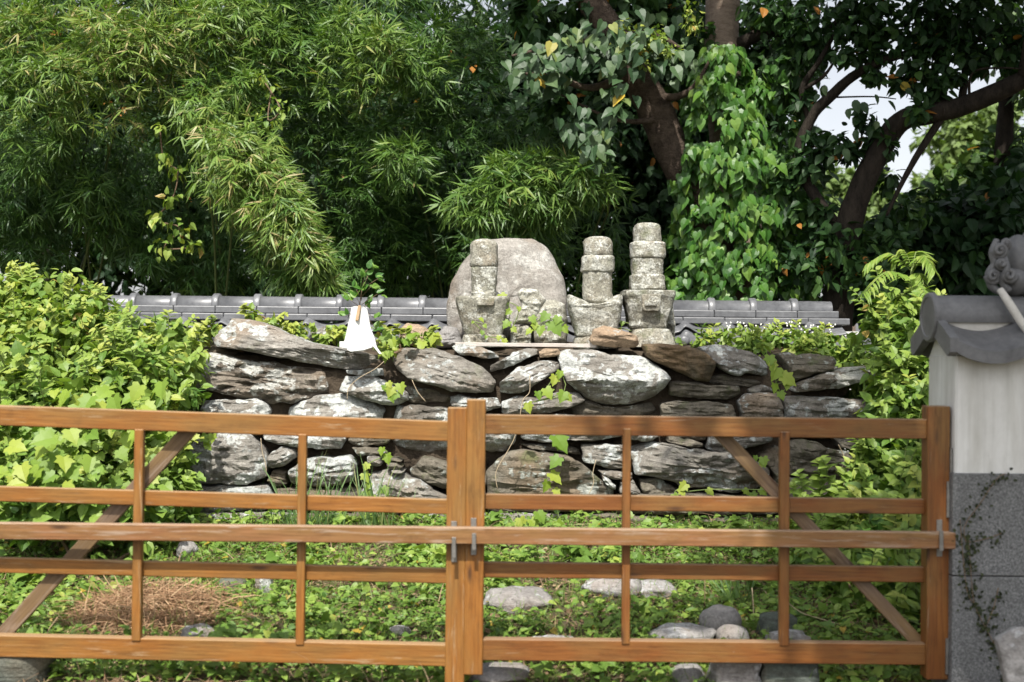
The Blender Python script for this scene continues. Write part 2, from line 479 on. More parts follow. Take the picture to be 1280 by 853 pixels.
M['lf_pinnate'] = leaf_mat('pinnate_leaflet', [(0.0, (0.10, 0.19, 0.03)), (0.6, (0.18, 0.28, 0.045)), (1.0, (0.27, 0.34, 0.07))], 0.35, 0.5)
M['lf_grass'] = leaf_mat('grass_blade', [(0.0, (0.06, 0.13, 0.04)), (0.8, (0.14, 0.22, 0.07)), (1.0, (0.35, 0.30, 0.14))], 0.3, 0.5)
M['straw'] = leaf_mat('dry_straw', [(0.0, (0.16, 0.085, 0.045)), (0.5, (0.29, 0.175, 0.10)), (1.0, (0.46, 0.33, 0.20))], 0.1, 0.8, 0.2)
M['lf_creeper'] = leaf_mat('withered_creeper_leaf', [(0.0, (0.012, 0.018, 0.008)), (1.0, (0.045, 0.055, 0.02))], 0.1, 0.6, 0.2)
M['litter'] = leaf_mat('dead_leaf_litter', [(0.0, (0.10, 0.06, 0.035)), (0.6, (0.22, 0.15, 0.09)), (1.0, (0.36, 0.27, 0.17))], 0.1, 0.8, 0.2)
M['flower'] = simple_mat('tiny_white_flower', (0.7, 0.7, 0.62), (0.8, 0.8, 0.74), 40, 0.7, 0.1, 0.002, 0.2)

# ------------------------------------------------------------------ leaf shapes (length 1 along +Y, face up +Z)
def leaf_shape(outline, fold=0.25, droop=0.35, ribs=(0.33, 0.66)):
    """outline: right half (x, y) from base to tip, mirrored about a folded midrib"""
    mid = [(0.0, 0.0)] + [(0.0, r) for r in ribs] + [(0.0, 1.0)]
    right = [(x, y) for x, y in outline]
    V, T = [], []
    def add(x, y):
        V.append((x, y, abs(x) * fold - droop * y * y * 0.5))
        return len(V) - 1
    mi = [add(*m) for m in mid]
    for sgn in (1, -1):
        ri = [add(x * sgn, y) for x, y in right]
        chain = [mi[0]] + ri + [mi[-1]]
        # fan between the midrib points and the outline
        j = 0
        for a, b in zip(chain[:-1], chain[1:]):
            ym = (V[a][1] + V[b][1]) / 2
            while j + 1 < len(mi) - 1 and abs(V[mi[j + 1]][1] - ym) < abs(V[mi[j]][1] - ym):
                t = (mi[j], a, mi[j + 1]); T.append(t if sgn > 0 else t[::-1]); j += 1
            if len({mi[j], a, b}) == 3:
                t = (mi[j], a, b); T.append(t if sgn > 0 else t[::-1])
        if j < len(mi) - 2:
            t = (mi[j], chain[-2], mi[j + 1]); T.append(t if sgn > 0 else t[::-1])
    T = [t for t in T if len(set(t)) == 3]
    return np.array(V, float), np.array(T, int)

L_BAMBOO = (np.array([(0, 0, 0), (-.046, .22, .012), (.046, .22, .012), (-.038, .6, -.04), (.038, .6, -.04), (0, 1, -.16)], float),
            np.array([(0, 2, 1), (1, 2, 4), (1, 4, 3), (3, 4, 5)], int))
L_OVATE = leaf_shape([(0.20, 0.10), (0.31, 0.34), (0.22, 0.68)], 0.22, 0.4, (0.45,))
L_LANCE = leaf_shape([(0.085, 0.12), (0.115, 0.36), (0.07, 0.68)], 0.2, 0.6, (0.45,))
L_HEART = leaf_shape([(0.22, -0.10), (0.39, 0.12), (0.37, 0.38), (0.19, 0.70)], 0.22, 0.45, (0.45,))
L_LOBED = leaf_shape([(0.20, -0.14), (0.44, -0.02), (0.36, 0.16), (0.56, 0.40), (0.33, 0.46), (0.27, 0.66), (0.12, 0.80)], 0.16, 0.35, (0.35, 0.65))
L_SMALL = (np.array([(0, 0, 0), (-.28, .45, .05), (.28, .45, .05), (0, 1, -.1)], float), np.array([(0, 2, 1), (1, 2, 3)], int))
L_BLADE = (np.array([(-.012, 0, 0), (.012, 0, 0), (-.010, .4, .04), (.010, .4, .04), (-.007, .75, -.04), (.007, .75, -.04), (0, 1, -.2)], float),
           np.array([(0, 1, 3), (0, 3, 2), (2, 3, 5), (2, 5, 4), (4, 5, 6)], int))

class Leaves:
    """collects instanced leaves into one triangle mesh"""
    def __init__(s): s.V, s.T, s.C, s.n = [], [], [], 0
    def add(s, proto, pos, Y, N, size, tint):
        v, t = proto
        pos, Y, N = np.asarray(pos, float), nrm(np.asarray(Y, float)), np.asarray(N, float)
        n = len(pos)
        if n == 0: return
        size = np.broadcast_to(np.asarray(size, float), (n,))
        tint = np.broadcast_to(np.asarray(tint, float), (n,))
        Z = nrm(N - (N * Y).sum(1, keepdims=True) * Y)
        X = np.cross(Y, Z)
        w = pos[:, None] + size[:, None, None] * (v[None, :, 0, None] * X[:, None] + v[None, :, 1, None] * Y[:, None] + v[None, :, 2, None] * Z[:, None])
        s.V.append(w.reshape(-1, 3))
        s.T.append((t[None] + (np.arange(n) * len(v))[:, None, None]).reshape(-1, 3) + s.n)
        s.C.append(np.repeat(tint, len(v)))
        s.n += n * len(v)
    def build(s, name, mat, parent, kind='stuff'):
        V = np.concatenate(s.V)
        if parent is not None: V = V - np.array(rootloc(parent))
        o = link(name, np_mesh(name, V, np.concatenate(s.T), mat, False, np.clip(np.concatenate(s.C), 0, 1)), parent)
        if kind: o['kind'] = kind
        return o

def rdir(n):
    return nrm(RNG.normal(size=(n, 3)))

def blob(c, r, n, fill=0.45, flat=(1, 1, 1)):
    """points in a ball, denser towards its skin, with outward directions"""
    d = rdir(n)
    rr = RNG.random(n) ** fill
    return np.array(c, float) + d * rr[:, None] * r * np.array(flat, float), d

def leafball(L, proto, c, r, n, size, tint, flat=(1, 1, 1), down=0.5, up=0.7, jit=0.6, fill=0.45, spread=0.18):
    p, d = blob(c, r, n, fill, flat)
    Y = d * 0.7 + np.array((0, 0, -down)) + RNG.normal(size=(n, 3)) * jit
    N = d * 0.5 + np.array((0, -0.25, up)) + RNG.normal(size=(n, 3)) * 0.45
    L.add(proto, p, Y, N, size * RNG.uniform(0.6, 1.3, n), np.where(RNG.random(n) < .006, 1.0, np.clip(tint + RNG.normal(size=n) * spread, 0, .96)))

def clumped(L, proto, c, R, nclump, cr, per, size, tint, flat=(1, 1, 1), skin=True, **kw):
    """a crown: small leaf clumps spread over and in an ellipsoid"""
    d = rdir(nclump)
    rr = RNG.random(nclump) ** (0.35 if skin else 0.6)
    cc = np.array(c, float) + d * rr[:, None] * np.array(R, float)
    for q in cc:
        leafball(L, proto, q, cr * RNG.uniform(0.6, 1.3), per, size, np.clip(tint + RNG.normal() * 0.12, 0, 1), flat, **kw)

def shoots(L, proto, balls, n, size, tint, length=.22, leaves=8, up=.9):
    """young shoots standing out of a leafy mass, leaves alternating along each"""
    geos = []
    for _ in range(n):
        px, py, d, rp = balls[int(RNG.integers(len(balls)))]
        r = rp * d / FPX
        dr = nrm(RNG.normal(size=3) + np.array((0, -.6, up)))
        a = np.array(P(px, py, d)) + dr * r * .8
        ln = length * RNG.uniform(.5, 1.3)
        dv = nrm(dr + np.array((RNG.normal() * .4, -.1, up * .7)))
        b = a + dv * ln + np.array((0, 0, -.12 * ln))
        t = np.linspace(.1, 1, leaves)
        pos = a + (b - a) * t[:, None] + np.array((0, 0, 1)) * (ln * .18 * np.sin(PI * t))[:, None]
        sd = nrm(np.cross(dv, (0, -.6, .8)))
        sg = np.where(np.arange(leaves) % 2, 1, -1)[:, None]
        Y = sd * sg + dv * .55 + RNG.normal(size=(leaves, 3)) * .2 + np.array((0, 0, -.15))
        N = np.tile((0, -.45, 1.0), (leaves, 1)) + RNG.normal(size=(leaves, 3)) * .25
        tt = np.clip(tint + RNG.normal() * .12, 0, .95)
        L.add(proto, pos, Y, N, size * (1.15 - .6 * t) * RNG.uniform(.8, 1.2, leaves), np.clip(tt + .15 * t, 0, .96))
        geos.append(tube_geo([Vector(a), Vector((a + b) / 2 + np.array((0, 0, ln * .18))), Vector(b)], [.004, .003, .0015], 4, 2))
    return geos

LEAF_ME = {}
def leaf_part(kind, proto, mat, parent, pos, Y, N, size, name='leaf'):
    key = (kind, mat.name)
    if key not in LEAF_ME: LEAF_ME[key] = np_mesh(kind, proto[0], proto[1], mat)
    Y = Vector(Y).normalized(); N = Vector(N)
    Z = (N - Y * N.dot(Y)).normalized()
    X = Y.cross(Z)
    Mx = (Matrix((X, Y, Z)).transposed() * size).to_4x4()
    Mx.translation = Vector(pos) - rootloc(parent)
    o = link(name, LEAF_ME[key], parent)
    o.matrix_local = Mx
    return o

def rv(s=1.0):
    return Vector((random.gauss(0, s), random.gauss(0, s), random.gauss(0, s)))

# ------------------------------------------------------------------ setting: ground
def build_ground():
    xs = np.unique(np.concatenate([np.linspace(-300, -8, 14), np.linspace(-8, 8, 150), np.linspace(8, 300, 14)]))
    ys = np.unique(np.concatenate([np.linspace(-60, 3, 10), np.linspace(3, 12, 100), np.linspace(12, 400, 20)]))
    V = [(x, y, gz(x, y)) for y in ys for x in xs]
    nx = len(xs)
    F = [(j * nx + i, j * nx + i + 1, (j + 1) * nx + i + 1, (j + 1) * nx + i) for j in range(len(ys) - 1) for i in range(nx - 1)]
    o = part('ground', V, F, M['soil'], None, True)
    props(o, 'dark soil ground rising gently to the stone mound', None, None, 'structure')
build_ground()

# ------------------------------------------------------------------ dry stone mound
def smooth_poly(poly, n):
    """closed outline resampled to n points, corners kept a little blunt"""
    p = np.array(poly, float)
    q = []
    for i in range(len(p)):                                # one round of corner cutting
        a, b = p[i], p[(i + 1) % len(p)]
        q += [a * 0.94 + b * 0.06, a * 0.06 + b * 0.94]
    q = np.array(q + [q[0]])
    s = np.concatenate([[0], np.cumsum(np.linalg.norm(np.diff(q, axis=0), axis=1))])
    t = np.linspace(0, s[-1], n, endpoint=False)
    return np.stack([np.interp(t, s, q[:, 0]), np.interp(t, s, q[:, 1])], 1)

def seg_dist(pt, poly):
    a = poly; b = np.roll(poly, -1, 0)
    ab = b - a
    t = np.clip(((pt - a) * ab).sum(1) / np.maximum((ab * ab).sum(1), 1e-9), 0, 1)
    return np.min(np.linalg.norm(a + ab * t[:, None] - pt, axis=1))

def stone_geo(poly, depth, thick, edge=0.06, bulge=0.07, lean=0.7, under=0.45, ridge=0.35, rough=0.02, seed=0, n=84, facets=True):
    """an irregular stone: its outline as seen from the lane, its own distance, a leaning upper face,
    an undercut lower one and a body running back into the mound"""
    w = np.array([tuple(P(x, y, depth)) for x, y in poly])
    o2 = smooth_poly(w[:, [0, 2]], n)
    jr = np.array([noise.noise(Vector((x * 9, z * 9, seed * 3.1))) for x, z in o2])
    c = o2.mean(0)
    dv = nrm(o2 - c)
    jr = jr + .5 * np.array([noise.noise(Vector((x * 32, z * 32, seed * 1.3))) for x, z in o2])
    o2 = o2 + dv * jr[:, None] * rough * 0.8
    zlo, zhi = o2[:, 1].min(), o2[:, 1].max()
    zr = zlo + (zhi - zlo) * ridge
    V, F = [], []
    rs = random.Random(seed * 7.77 + 3)
    hx, hz = (o2[:, 0].max() - o2[:, 0].min()) / 2, (zhi - zlo) / 2
    planes = [(0.0, 0.0, 0.0)]
    if facets:
        for _ in range(7):
            a = rs.uniform(0, 2 * PI)
            sl_ = rs.uniform(.25, .95)
            gx, gz_ = math.cos(a) * sl_, math.sin(a) * sl_ * .8
            reach = abs(math.cos(a)) * hx * sl_ + abs(math.sin(a)) * hz * sl_ * .8
            planes.append((gx, gz_, -reach * rs.uniform(.42, .75)))
    pc = np.linalg.eigh(np.cov((o2 - c).T))[1][:, 1]            # long axis: the bedding runs along it
    if pc[0] < 0: pc = -pc
    bed = np.array((-pc[1], pc[0]))
    step = rs.uniform(.016, .034)
    rings = [0.08, 0.18, 0.28, 0.37, 0.46, 0.54, 0.62, 0.69, 0.76, 0.82, 0.875, 0.92, 0.96, 0.985, 1.0]
    def front(x, z):
        d = seg_dist(np.array((x, z)), o2)
        k = min(d / edge, 1.0)
        y = -bulge * math.sqrt(max(0.0, 1 - (1 - k) ** 2))
        y += lean * max(0.0, z - zr) + under * max(0.0, zr - z)
        y += max(gx * (x - c[0]) + gq * (z - c[1]) + off for gx, gq, off in planes)
        # layered, broken relief: ledges along the bedding
        if facets:
            sv = (np.dot(np.array((x, z)) - c, bed) + .012 * noise.noise(Vector((x * 7, seed, z * 7)))) / step
            fr = sv - math.floor(sv)
            on = max(0.0, min(1.0, .5 + 2.2 * noise.noise(Vector((x * 4.5, seed + 4, math.floor(sv) * 1.7)))))
            y += rough * .55 * on * (fr if fr < .82 else (1 - fr) / .18 * .82)
        q = Vector((x * 3.2 + seed, 0, z * 11 + seed * 1.7))
        y -= rough * 1.2 * (noise.noise(q) - abs(noise.noise(q * 1.9))) + rough * 0.8 * noise.noise(Vector((x * 14, seed, z * 30))) + rough * 1.2 * noise.noise(Vector((x * 5 + 9, seed * 2, z * 5))) + rough * .5 * noise.noise(Vector((x * 40, seed, z * 55)))
        return y
    V.append((c[0], depth + front(*c), c[1]))
    for r in rings:
        for q in o2:
            x, z = c + (q - c) * r
            V.append((x, depth + front(x, z), z))
    for r, t in ((0.985, 0.25), (0.95, 0.6), (0.86, 0.9), (0.7, 1.0)):
        for q in o2:
            x, z = c + (q - c) * r
            V.append((x, depth + max(front(*q), 0.0) * 0.9 + thick * t + rough * noise.noise(Vector((x * 7, t * 3 + seed, z * 7))), z))
    V.append((c[0], depth + thick, c[1]))
    for k in range(n):
        F.append((0, 1 + k, 1 + (k + 1) % n))
    nr = len(rings) + 4
    for i in range(nr - 1):
        for k in range(n):
            k2 = (k + 1) % n
            F.append((1 + i * n + k, 1 + (i + 1) * n + k, 1 + (i + 1) * n + k2, 1 + i * n + k2))
    last = len(V) - 1
    for k in range(n):
        F.append((1 + (nr - 1) * n + k, last, 1 + (nr - 1) * n + (k + 1) % n))
    return V, F

# outlines traced in photo pixels: (points, material, options)
D = dict
STONES = [
 # top courses
 ([(279,397),(307,399),(329,406),(357,416),(376,426),(400,431),(450,440),(476,448),(476,462),(440,464),(400,458),(370,451),(340,446),(300,438),(262,433),(256,425),(263,412),(275,407)], 'stone_pale', D(dd=-.02, lean=1.0, ridge=.42, thick=.5)),
 ([(431,463),(476,461),(478,470),(455,472),(434,468)], 'stone', D(dd=.03)),
 ([(243,440),(275,444),(314,450),(360,459),(392,461),(404,465),(407,490),(392,498),(368,506),(336,503),(290,498),(267,493),(243,484),(240,468)], 'stone_bark', D(dd=.02, lean=.45, ridge=.3, rough=.034)),
 ([(248,502),(267,499),(298,501),(317,499),(330,506),(335,515),(332,532),(250,532)], 'stone_pale', D(lean=.5)),
 ([(354,511),(376,502),(400,495),(420,492),(447,498),(477,509),(480,514),(474,532),(356,532)], 'stone_pale', D(lean=.7)),
 ([(428,470),(462,473),(478,477),(494,484),(506,491),(509,501),(494,506),(475,507),(447,497),(420,490),(422,480)], 'stone_pale', D(dd=-.03, lean=.9, ridge=.5)),
 ([(487,449),(501,435),(540,436),(560,442),(580,448),(605,461),(620,477),(618,492),(591,491),(560,489),(537,483),(509,474),(494,462)], 'stone', D(dd=-.05, lean=.8, ridge=.25, thick=.5)),
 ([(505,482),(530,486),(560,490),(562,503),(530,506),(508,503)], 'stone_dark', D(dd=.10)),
 ([(494,508),(525,507),(562,510),(563,577),(535,571),(505,562),(487,557),(490,525)], 'stone', D(dd=.08, lean=.2, under=.7, ridge=.6)),
 ([(560,497),(573,494),(604,497),(622,498),(626,509),(607,516),(585,513),(562,508)], 'stone', D(lean=.6)),
 ([(626,503),(646,495),(669,498),(700,491),(724,492),(733,501),(716,510),(693,516),(657,518),(629,518)], 'stone', D(dd=-.01, lean=.7)),
 ([(624,478),(647,458),(669,452),(693,451),(704,456),(700,462),(685,470),(660,487),(640,493),(623,493)], 'stone_pale', D(dd=-.05, lean=.9, ridge=.4, under=.7)),
 ([(563,434),(576,429),(600,434),(619,441),(624,447),(605,449),(575,444)], 'stone', D(dd=.02, lean=1.2, ridge=.4)),
 ([(613,457),(628,448),(641,442),(660,435),(672,437),(672,443),(647,454),(630,462),(613,465)], 'stone', D(dd=.0, lean=1.1, ridge=.5)),
 ([(674,440),(684,436),(700,436),(702,443),(690,447),(676,447)], 'stone_brown', D(dd=.05)),
 ([(697,443),(710,436),(740,437),(766,442),(802,445),(824,458),(840,472),(834,484),(818,497),(784,509),(756,508),(735,498),(712,480),(704,465),(701,453)], 'stone_pale', D(dd=-.07, lean=.75, ridge=.45, under=.9, thick=.55)),
 ([(700,497),(726,494),(750,508),(785,511),(815,503),(822,512),(812,521),(770,523),(720,521)], 'stone_dark', D(dd=.10)),
 ([(803,430),(826,429),(849,430),(877,439),(896,453),(894,466),(888,478),(873,477),(846,464),(827,456),(810,447)], 'stone_rust', D(dd=-.05, lean=-.25, under=.25, ridge=.3, rough=.012)),
 ([(877,435),(896,431),(920,433),(951,445),(962,451),(965,471),(936,468),(925,472),(905,464),(893,453)], 'stone', D(dd=.0, lean=.8, ridge=.35)),
 ([(838,478),(852,477),(881,480),(927,483),(929,494),(912,500),(881,500),(837,495)], 'stone_dark', D(lean=.6, ridge=.5)),
 ([(880,472),(905,468),(930,474),(955,476),(956,484),(925,483),(890,480)], 'stone_dark', D(dd=.09)),
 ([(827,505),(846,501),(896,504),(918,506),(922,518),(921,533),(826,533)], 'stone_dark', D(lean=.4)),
 ([(926,503),(940,493),(960,492),(976,493),(980,505),(980,533),(934,533)], 'stone', D(dd=-.02, lean=.4)),
 ([(936,487),(952,481),(966,484),(967,491),(938,491)], 'stone', D(dd=.05)),
 ([(975,442),(990,440),(1000,445),(1020,442),(1050,446),(1053,454),(1045,461),(1020,469),(995,478),(990,467)], 'stone_dark', D(dd=-.03, lean=.8)),
 ([(993,488),(1001,478),(1029,467),(1060,462),(1093,457),(1104,466),(1092,475),(1057,484),(1029,488),(1001,491)], 'stone_bark', D(dd=-.05, lean=.9, ridge=.5)),
 ([(985,498),(1007,495),(1045,496),(1090,501),(1093,515),(1092,533),(986,533)], 'stone', D(lean=.3, ridge=.5)),
 # courses behind the gate's top rail and below it
 ([(325,541),(350,535),(395,534),(420,536),(430,550),(424,563),(400,562),(350,557),(330,551)], 'stone_pale', D(lean=.7, ridge=.4)),
 ([(250,534),(300,533),(334,534),(322,546),(300,540),(262,541)], 'stone_dark', D(dd=.06)),
 ([(435,535),(480,533),(490,545),(484,556),(450,560),(434,552)], 'stone_dark', D(dd=.08)),
 ([(565,520),(602,518),(645,522),(648,540),(642,558),(629,567),(613,568),(598,560),(575,552)], 'stone', D(dd=-.01, under=.7, ridge=.5)),
 ([(650,521),(700,519),(780,526),(782,545),(745,551),(715,552),(678,554),(652,550)], 'stone', D(lean=.6, ridge=.4)),
 ([(785,525),(822,524),(830,545),(815,551),(788,552)], 'stone', D(dd=.02)),
 ([(832,534),(880,535),(884,550),(870,553),(840,545)], 'stone_dark', D(dd=.04)),
 ([(888,535),(930,534),(972,535),(970,553),(935,562),(905,566),(886,562)], 'stone', D(lean=.4, under=.6, ridge=.5)),
 ([(985,535),(1040,534),(1046,548),(1005,548),(986,549)], 'stone_dark', D(dd=.05)),
 ([(231,560),(245,548),(268,541),(304,542),(320,557),(332,579),(330,598),(307,607),(240,606),(232,595)], 'stone_pale', D(dd=-.05, lean=.12, under=.1, thick=.5)),
 ([(236,609),(280,608),(330,609),(338,622),(334,640),(240,642)], 'stone', D(lean=.3)),
 ([(336,570),(350,561),(365,563),(368,573),(360,578),(342,586),(334,584)], 'stone_pale', D(dd=-.01, edge=.04)),
 ([(340,588),(356,592),(358,606),(345,610),(334,602)], 'stone_dark', D(dd=.05)),
 ([(358,591),(375,575),(400,573),(436,571),(444,582),(442,601),(419,609),(385,610),(362,605)], 'stone', D(lean=.25, under=.4)),
 ([(340,612),(380,613),(430,612),(452,618),(452,640),(340,642)], 'stone_dark', D(dd=.02)),
 ([(459,572),(473,573),(474,582),(461,583)], 'stone', D(dd=.02, edge=.03)),
 ([(440,560),(470,560),(484,566),(476,571),(450,571)], 'stone_dark', D(dd=.06, edge=.03)),
 ([(484,574),(494,573),(503,577),(500,579),(486,578)], 'stone_dark', D(dd=.03, edge=.02)),
 ([(484,581),(495,580),(504,584),(500,587),(486,585)], 'stone_dark', D(dd=.02, edge=.02)),
 ([(488,588),(497,587),(506,590),(503,593),(490,592)], 'stone', D(dd=.01, edge=.02)),
 ([(459,592),(480,589),(505,595),(535,608),(558,624),(560,641),(462,643),(452,620)], 'stone', D(dd=-.02, lean=.5, rough=.03)),
 ([(510,588),(528,572),(545,576),(562,583),(564,616),(537,606),(513,595)], 'stone_dark', D(dd=.05, lean=.1)),
 ([(560,585),(604,575),(606,600),(604,640),(566,640)], 'stone_dark', D(dd=.05, lean=.2)),
 ([(607,592),(620,577),(638,566),(660,564),(700,568),(716,574),(746,595),(770,615),(772,630),(765,641),(607,642)], 'stone_dark', D(dd=-.03, lean=.15, ridge=.85, under=.15, thick=.5)),
 ([(650,556),(690,556),(722,560),(728,570),(700,565),(665,562)], 'stone_dark', D(dd=.09)),
 ([(727,557),(754,556),(788,558),(790,588),(764,587),(730,579)], 'stone', D(dd=.02, lean=.15, under=.2)),
 ([(748,589),(790,592),(792,601),(772,600),(755,595)], 'stone', D(dd=.03, edge=.03)),
 ([(754,596),(771,608),(771,614),(764,612),(757,604)], 'stone_pale', D(dd=.0, edge=.02)),
 ([(775,603),(792,602),(800,614),(798,622),(775,618)], 'stone', D(dd=.02, edge=.03)),
 ([(790,564),(817,554),(840,556),(882,566),(914,566),(942,570),(970,592),(965,613),(925,618),(854,611),(822,597),(793,595)], 'stone', D(dd=-.05, lean=.3, under=.3, ridge=.6, thick=.5, rough=.03)),
 ([(839,546),(851,546),(879,555),(880,559),(864,561),(836,553)], 'stone_dark', D(dd=.0, edge=.03)),
 ([(988,552),(1007,549),(1050,562),(1082,571),(1080,590),(1058,604),(1020,600),(988,594)], 'stone_dark', D(dd=-.02, lean=.2, rough=.03)),
 ([(1046,549),(1085,550),(1084,569),(1052,560)], 'stone_dark', D(dd=.02)),
 ([(988,598),(1017,599),(1058,609),(1054,616),(1026,624),(988,627)], 'stone_dark', D(lean=.4)),
 ([(950,570),(975,560),(988,575),(988,622),(968,620),(972,595)], 'stone_dark', D(dd=.06)),
 ([(800,600),(825,600),(852,614),(845,622),(805,618)], 'stone_dark', D(dd=.05)),
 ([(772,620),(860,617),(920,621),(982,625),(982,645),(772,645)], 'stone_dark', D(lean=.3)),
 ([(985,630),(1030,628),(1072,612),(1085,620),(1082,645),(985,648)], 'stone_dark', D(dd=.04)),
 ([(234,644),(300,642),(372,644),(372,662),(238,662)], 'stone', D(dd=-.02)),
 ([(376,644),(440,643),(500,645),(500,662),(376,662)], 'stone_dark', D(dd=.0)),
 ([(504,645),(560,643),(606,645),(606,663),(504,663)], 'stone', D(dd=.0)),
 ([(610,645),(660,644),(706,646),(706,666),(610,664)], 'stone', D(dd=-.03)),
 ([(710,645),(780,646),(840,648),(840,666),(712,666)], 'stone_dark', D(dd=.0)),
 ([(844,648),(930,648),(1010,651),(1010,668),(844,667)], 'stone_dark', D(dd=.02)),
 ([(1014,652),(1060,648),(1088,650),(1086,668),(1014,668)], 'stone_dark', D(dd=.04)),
]

def build_mound():
    root = thing('dry_stone_wall', (0.1, 8.2, 0.40), 'rough dry stone wall of lichened slabs carrying the carved stupas', 'stone wall')
    for i, (poly, mat, o) in enumerate(STONES):
        ym = sum(p[1] for p in poly) / len(poly)
        hpx = max(p[1] for p in poly) - min(p[1] for p in poly)
        depth = 7.52 + max(0.0, (650 - ym)) / 230 * 0.24 + o.get('dd', 0) + 0.05
        edge = o.get('edge', min(0.026, max(0.014, hpx / 206 * 0.11)))
        V, F = stone_geo(poly, depth, o.get('thick', 0.40), edge, edge * 0.9, o.get('lean', 0.5), o.get('under', 0.45), o.get('ridge', 0.35), o.get('rough', 0.02), i * 1.37)
        part('stone', V, F, M[mat], root, True).data.set_sharp_from_angle(angle=math.radians(34))
    # stones of the two end faces, running back to the tiled wall
    for side, x0 in ((-1, -1.88), (1, 2.02)):
        z = 0.42
        k = 0
        while z < 1.22:
            h = random.uniform(0.13, 0.2)
            y = 8.0
            while y < 8.95:
                w = random.uniform(0.28, 0.5)
                me = rock_mesh('stone', (0.16, w * 0.5, h * 0.52), 100 + k * 7 + side, 0.16, M['stone_dark'])
                ob = link('stone', me, root)
                ob.location = Vector((x0 - side * 0.02, y + w / 2, z + h / 2)) - rootloc(root)
                y += w; k += 1
            z += h * 0.95
    # earth and rubble fill
    ys = [(7.86, 0.35), (7.88, 1.20), (8.0, 1.30), (8.3, 1.375), (9.1, 1.40), (9.12, 0.3)]
    xs = np.linspace(-1.86, 2.0, 30)
    V, F = [], []
    for y, z in ys:
        for x in xs:
            e = 0.10 if x in (xs[0], xs[-1]) else 0.0
            V.append((x, y + 0.02 * noise.noise(Vector((x * 6, z * 5, 1))), z - e + (0.025 * noise.noise(Vector((x * 5, y * 5, 2))) if z > 1.1 else 0)))
    n = len(xs)
    for j in range(len(ys) - 1):
        for i in range(n - 1):
            F.append((j * n + i, j * n + i + 1, (j + 1) * n + i + 1, (j + 1) * n + i))
    for i in (0, n - 1):
        F.append(tuple(j * n + i for j in (range(len(ys)) if i else range(len(ys) - 1, -1, -1))))
    part('earth_fill', V, F, M['core'], root, False)
    return root

def rock_mesh(name, r, seed, rough, mat, sub=3, boxy=0.35):
    bm = bmesh.new()
    bmesh.ops.create_icosphere(bm, subdivisions=sub, radius=1.0)
    for v in bm.verts:
        d = v.co.normalized()
        m = max(abs(d.x), abs(d.y), abs(d.z))
        d = d * (1 - boxy) + d / m * boxy * 0.85
        k = 1 + rough * noise.noise(d * 1.6 + Vector((seed, seed * 2, 0))) * 1.6 + rough * 0.5 * noise.noise(d * 4 + Vector((seed, 0, seed)))
        v.co = Vector((d.x * r[0], d.y * r[1], d.z * r[2])) * k
    me = bpy.data.meshes.new(name)
    bm.to_mesh(me); bm.free()
    me.polygons.foreach_set('use_smooth', [True] * len(me.polygons))
    me.materials.append(mat)
    return me

build_mound()

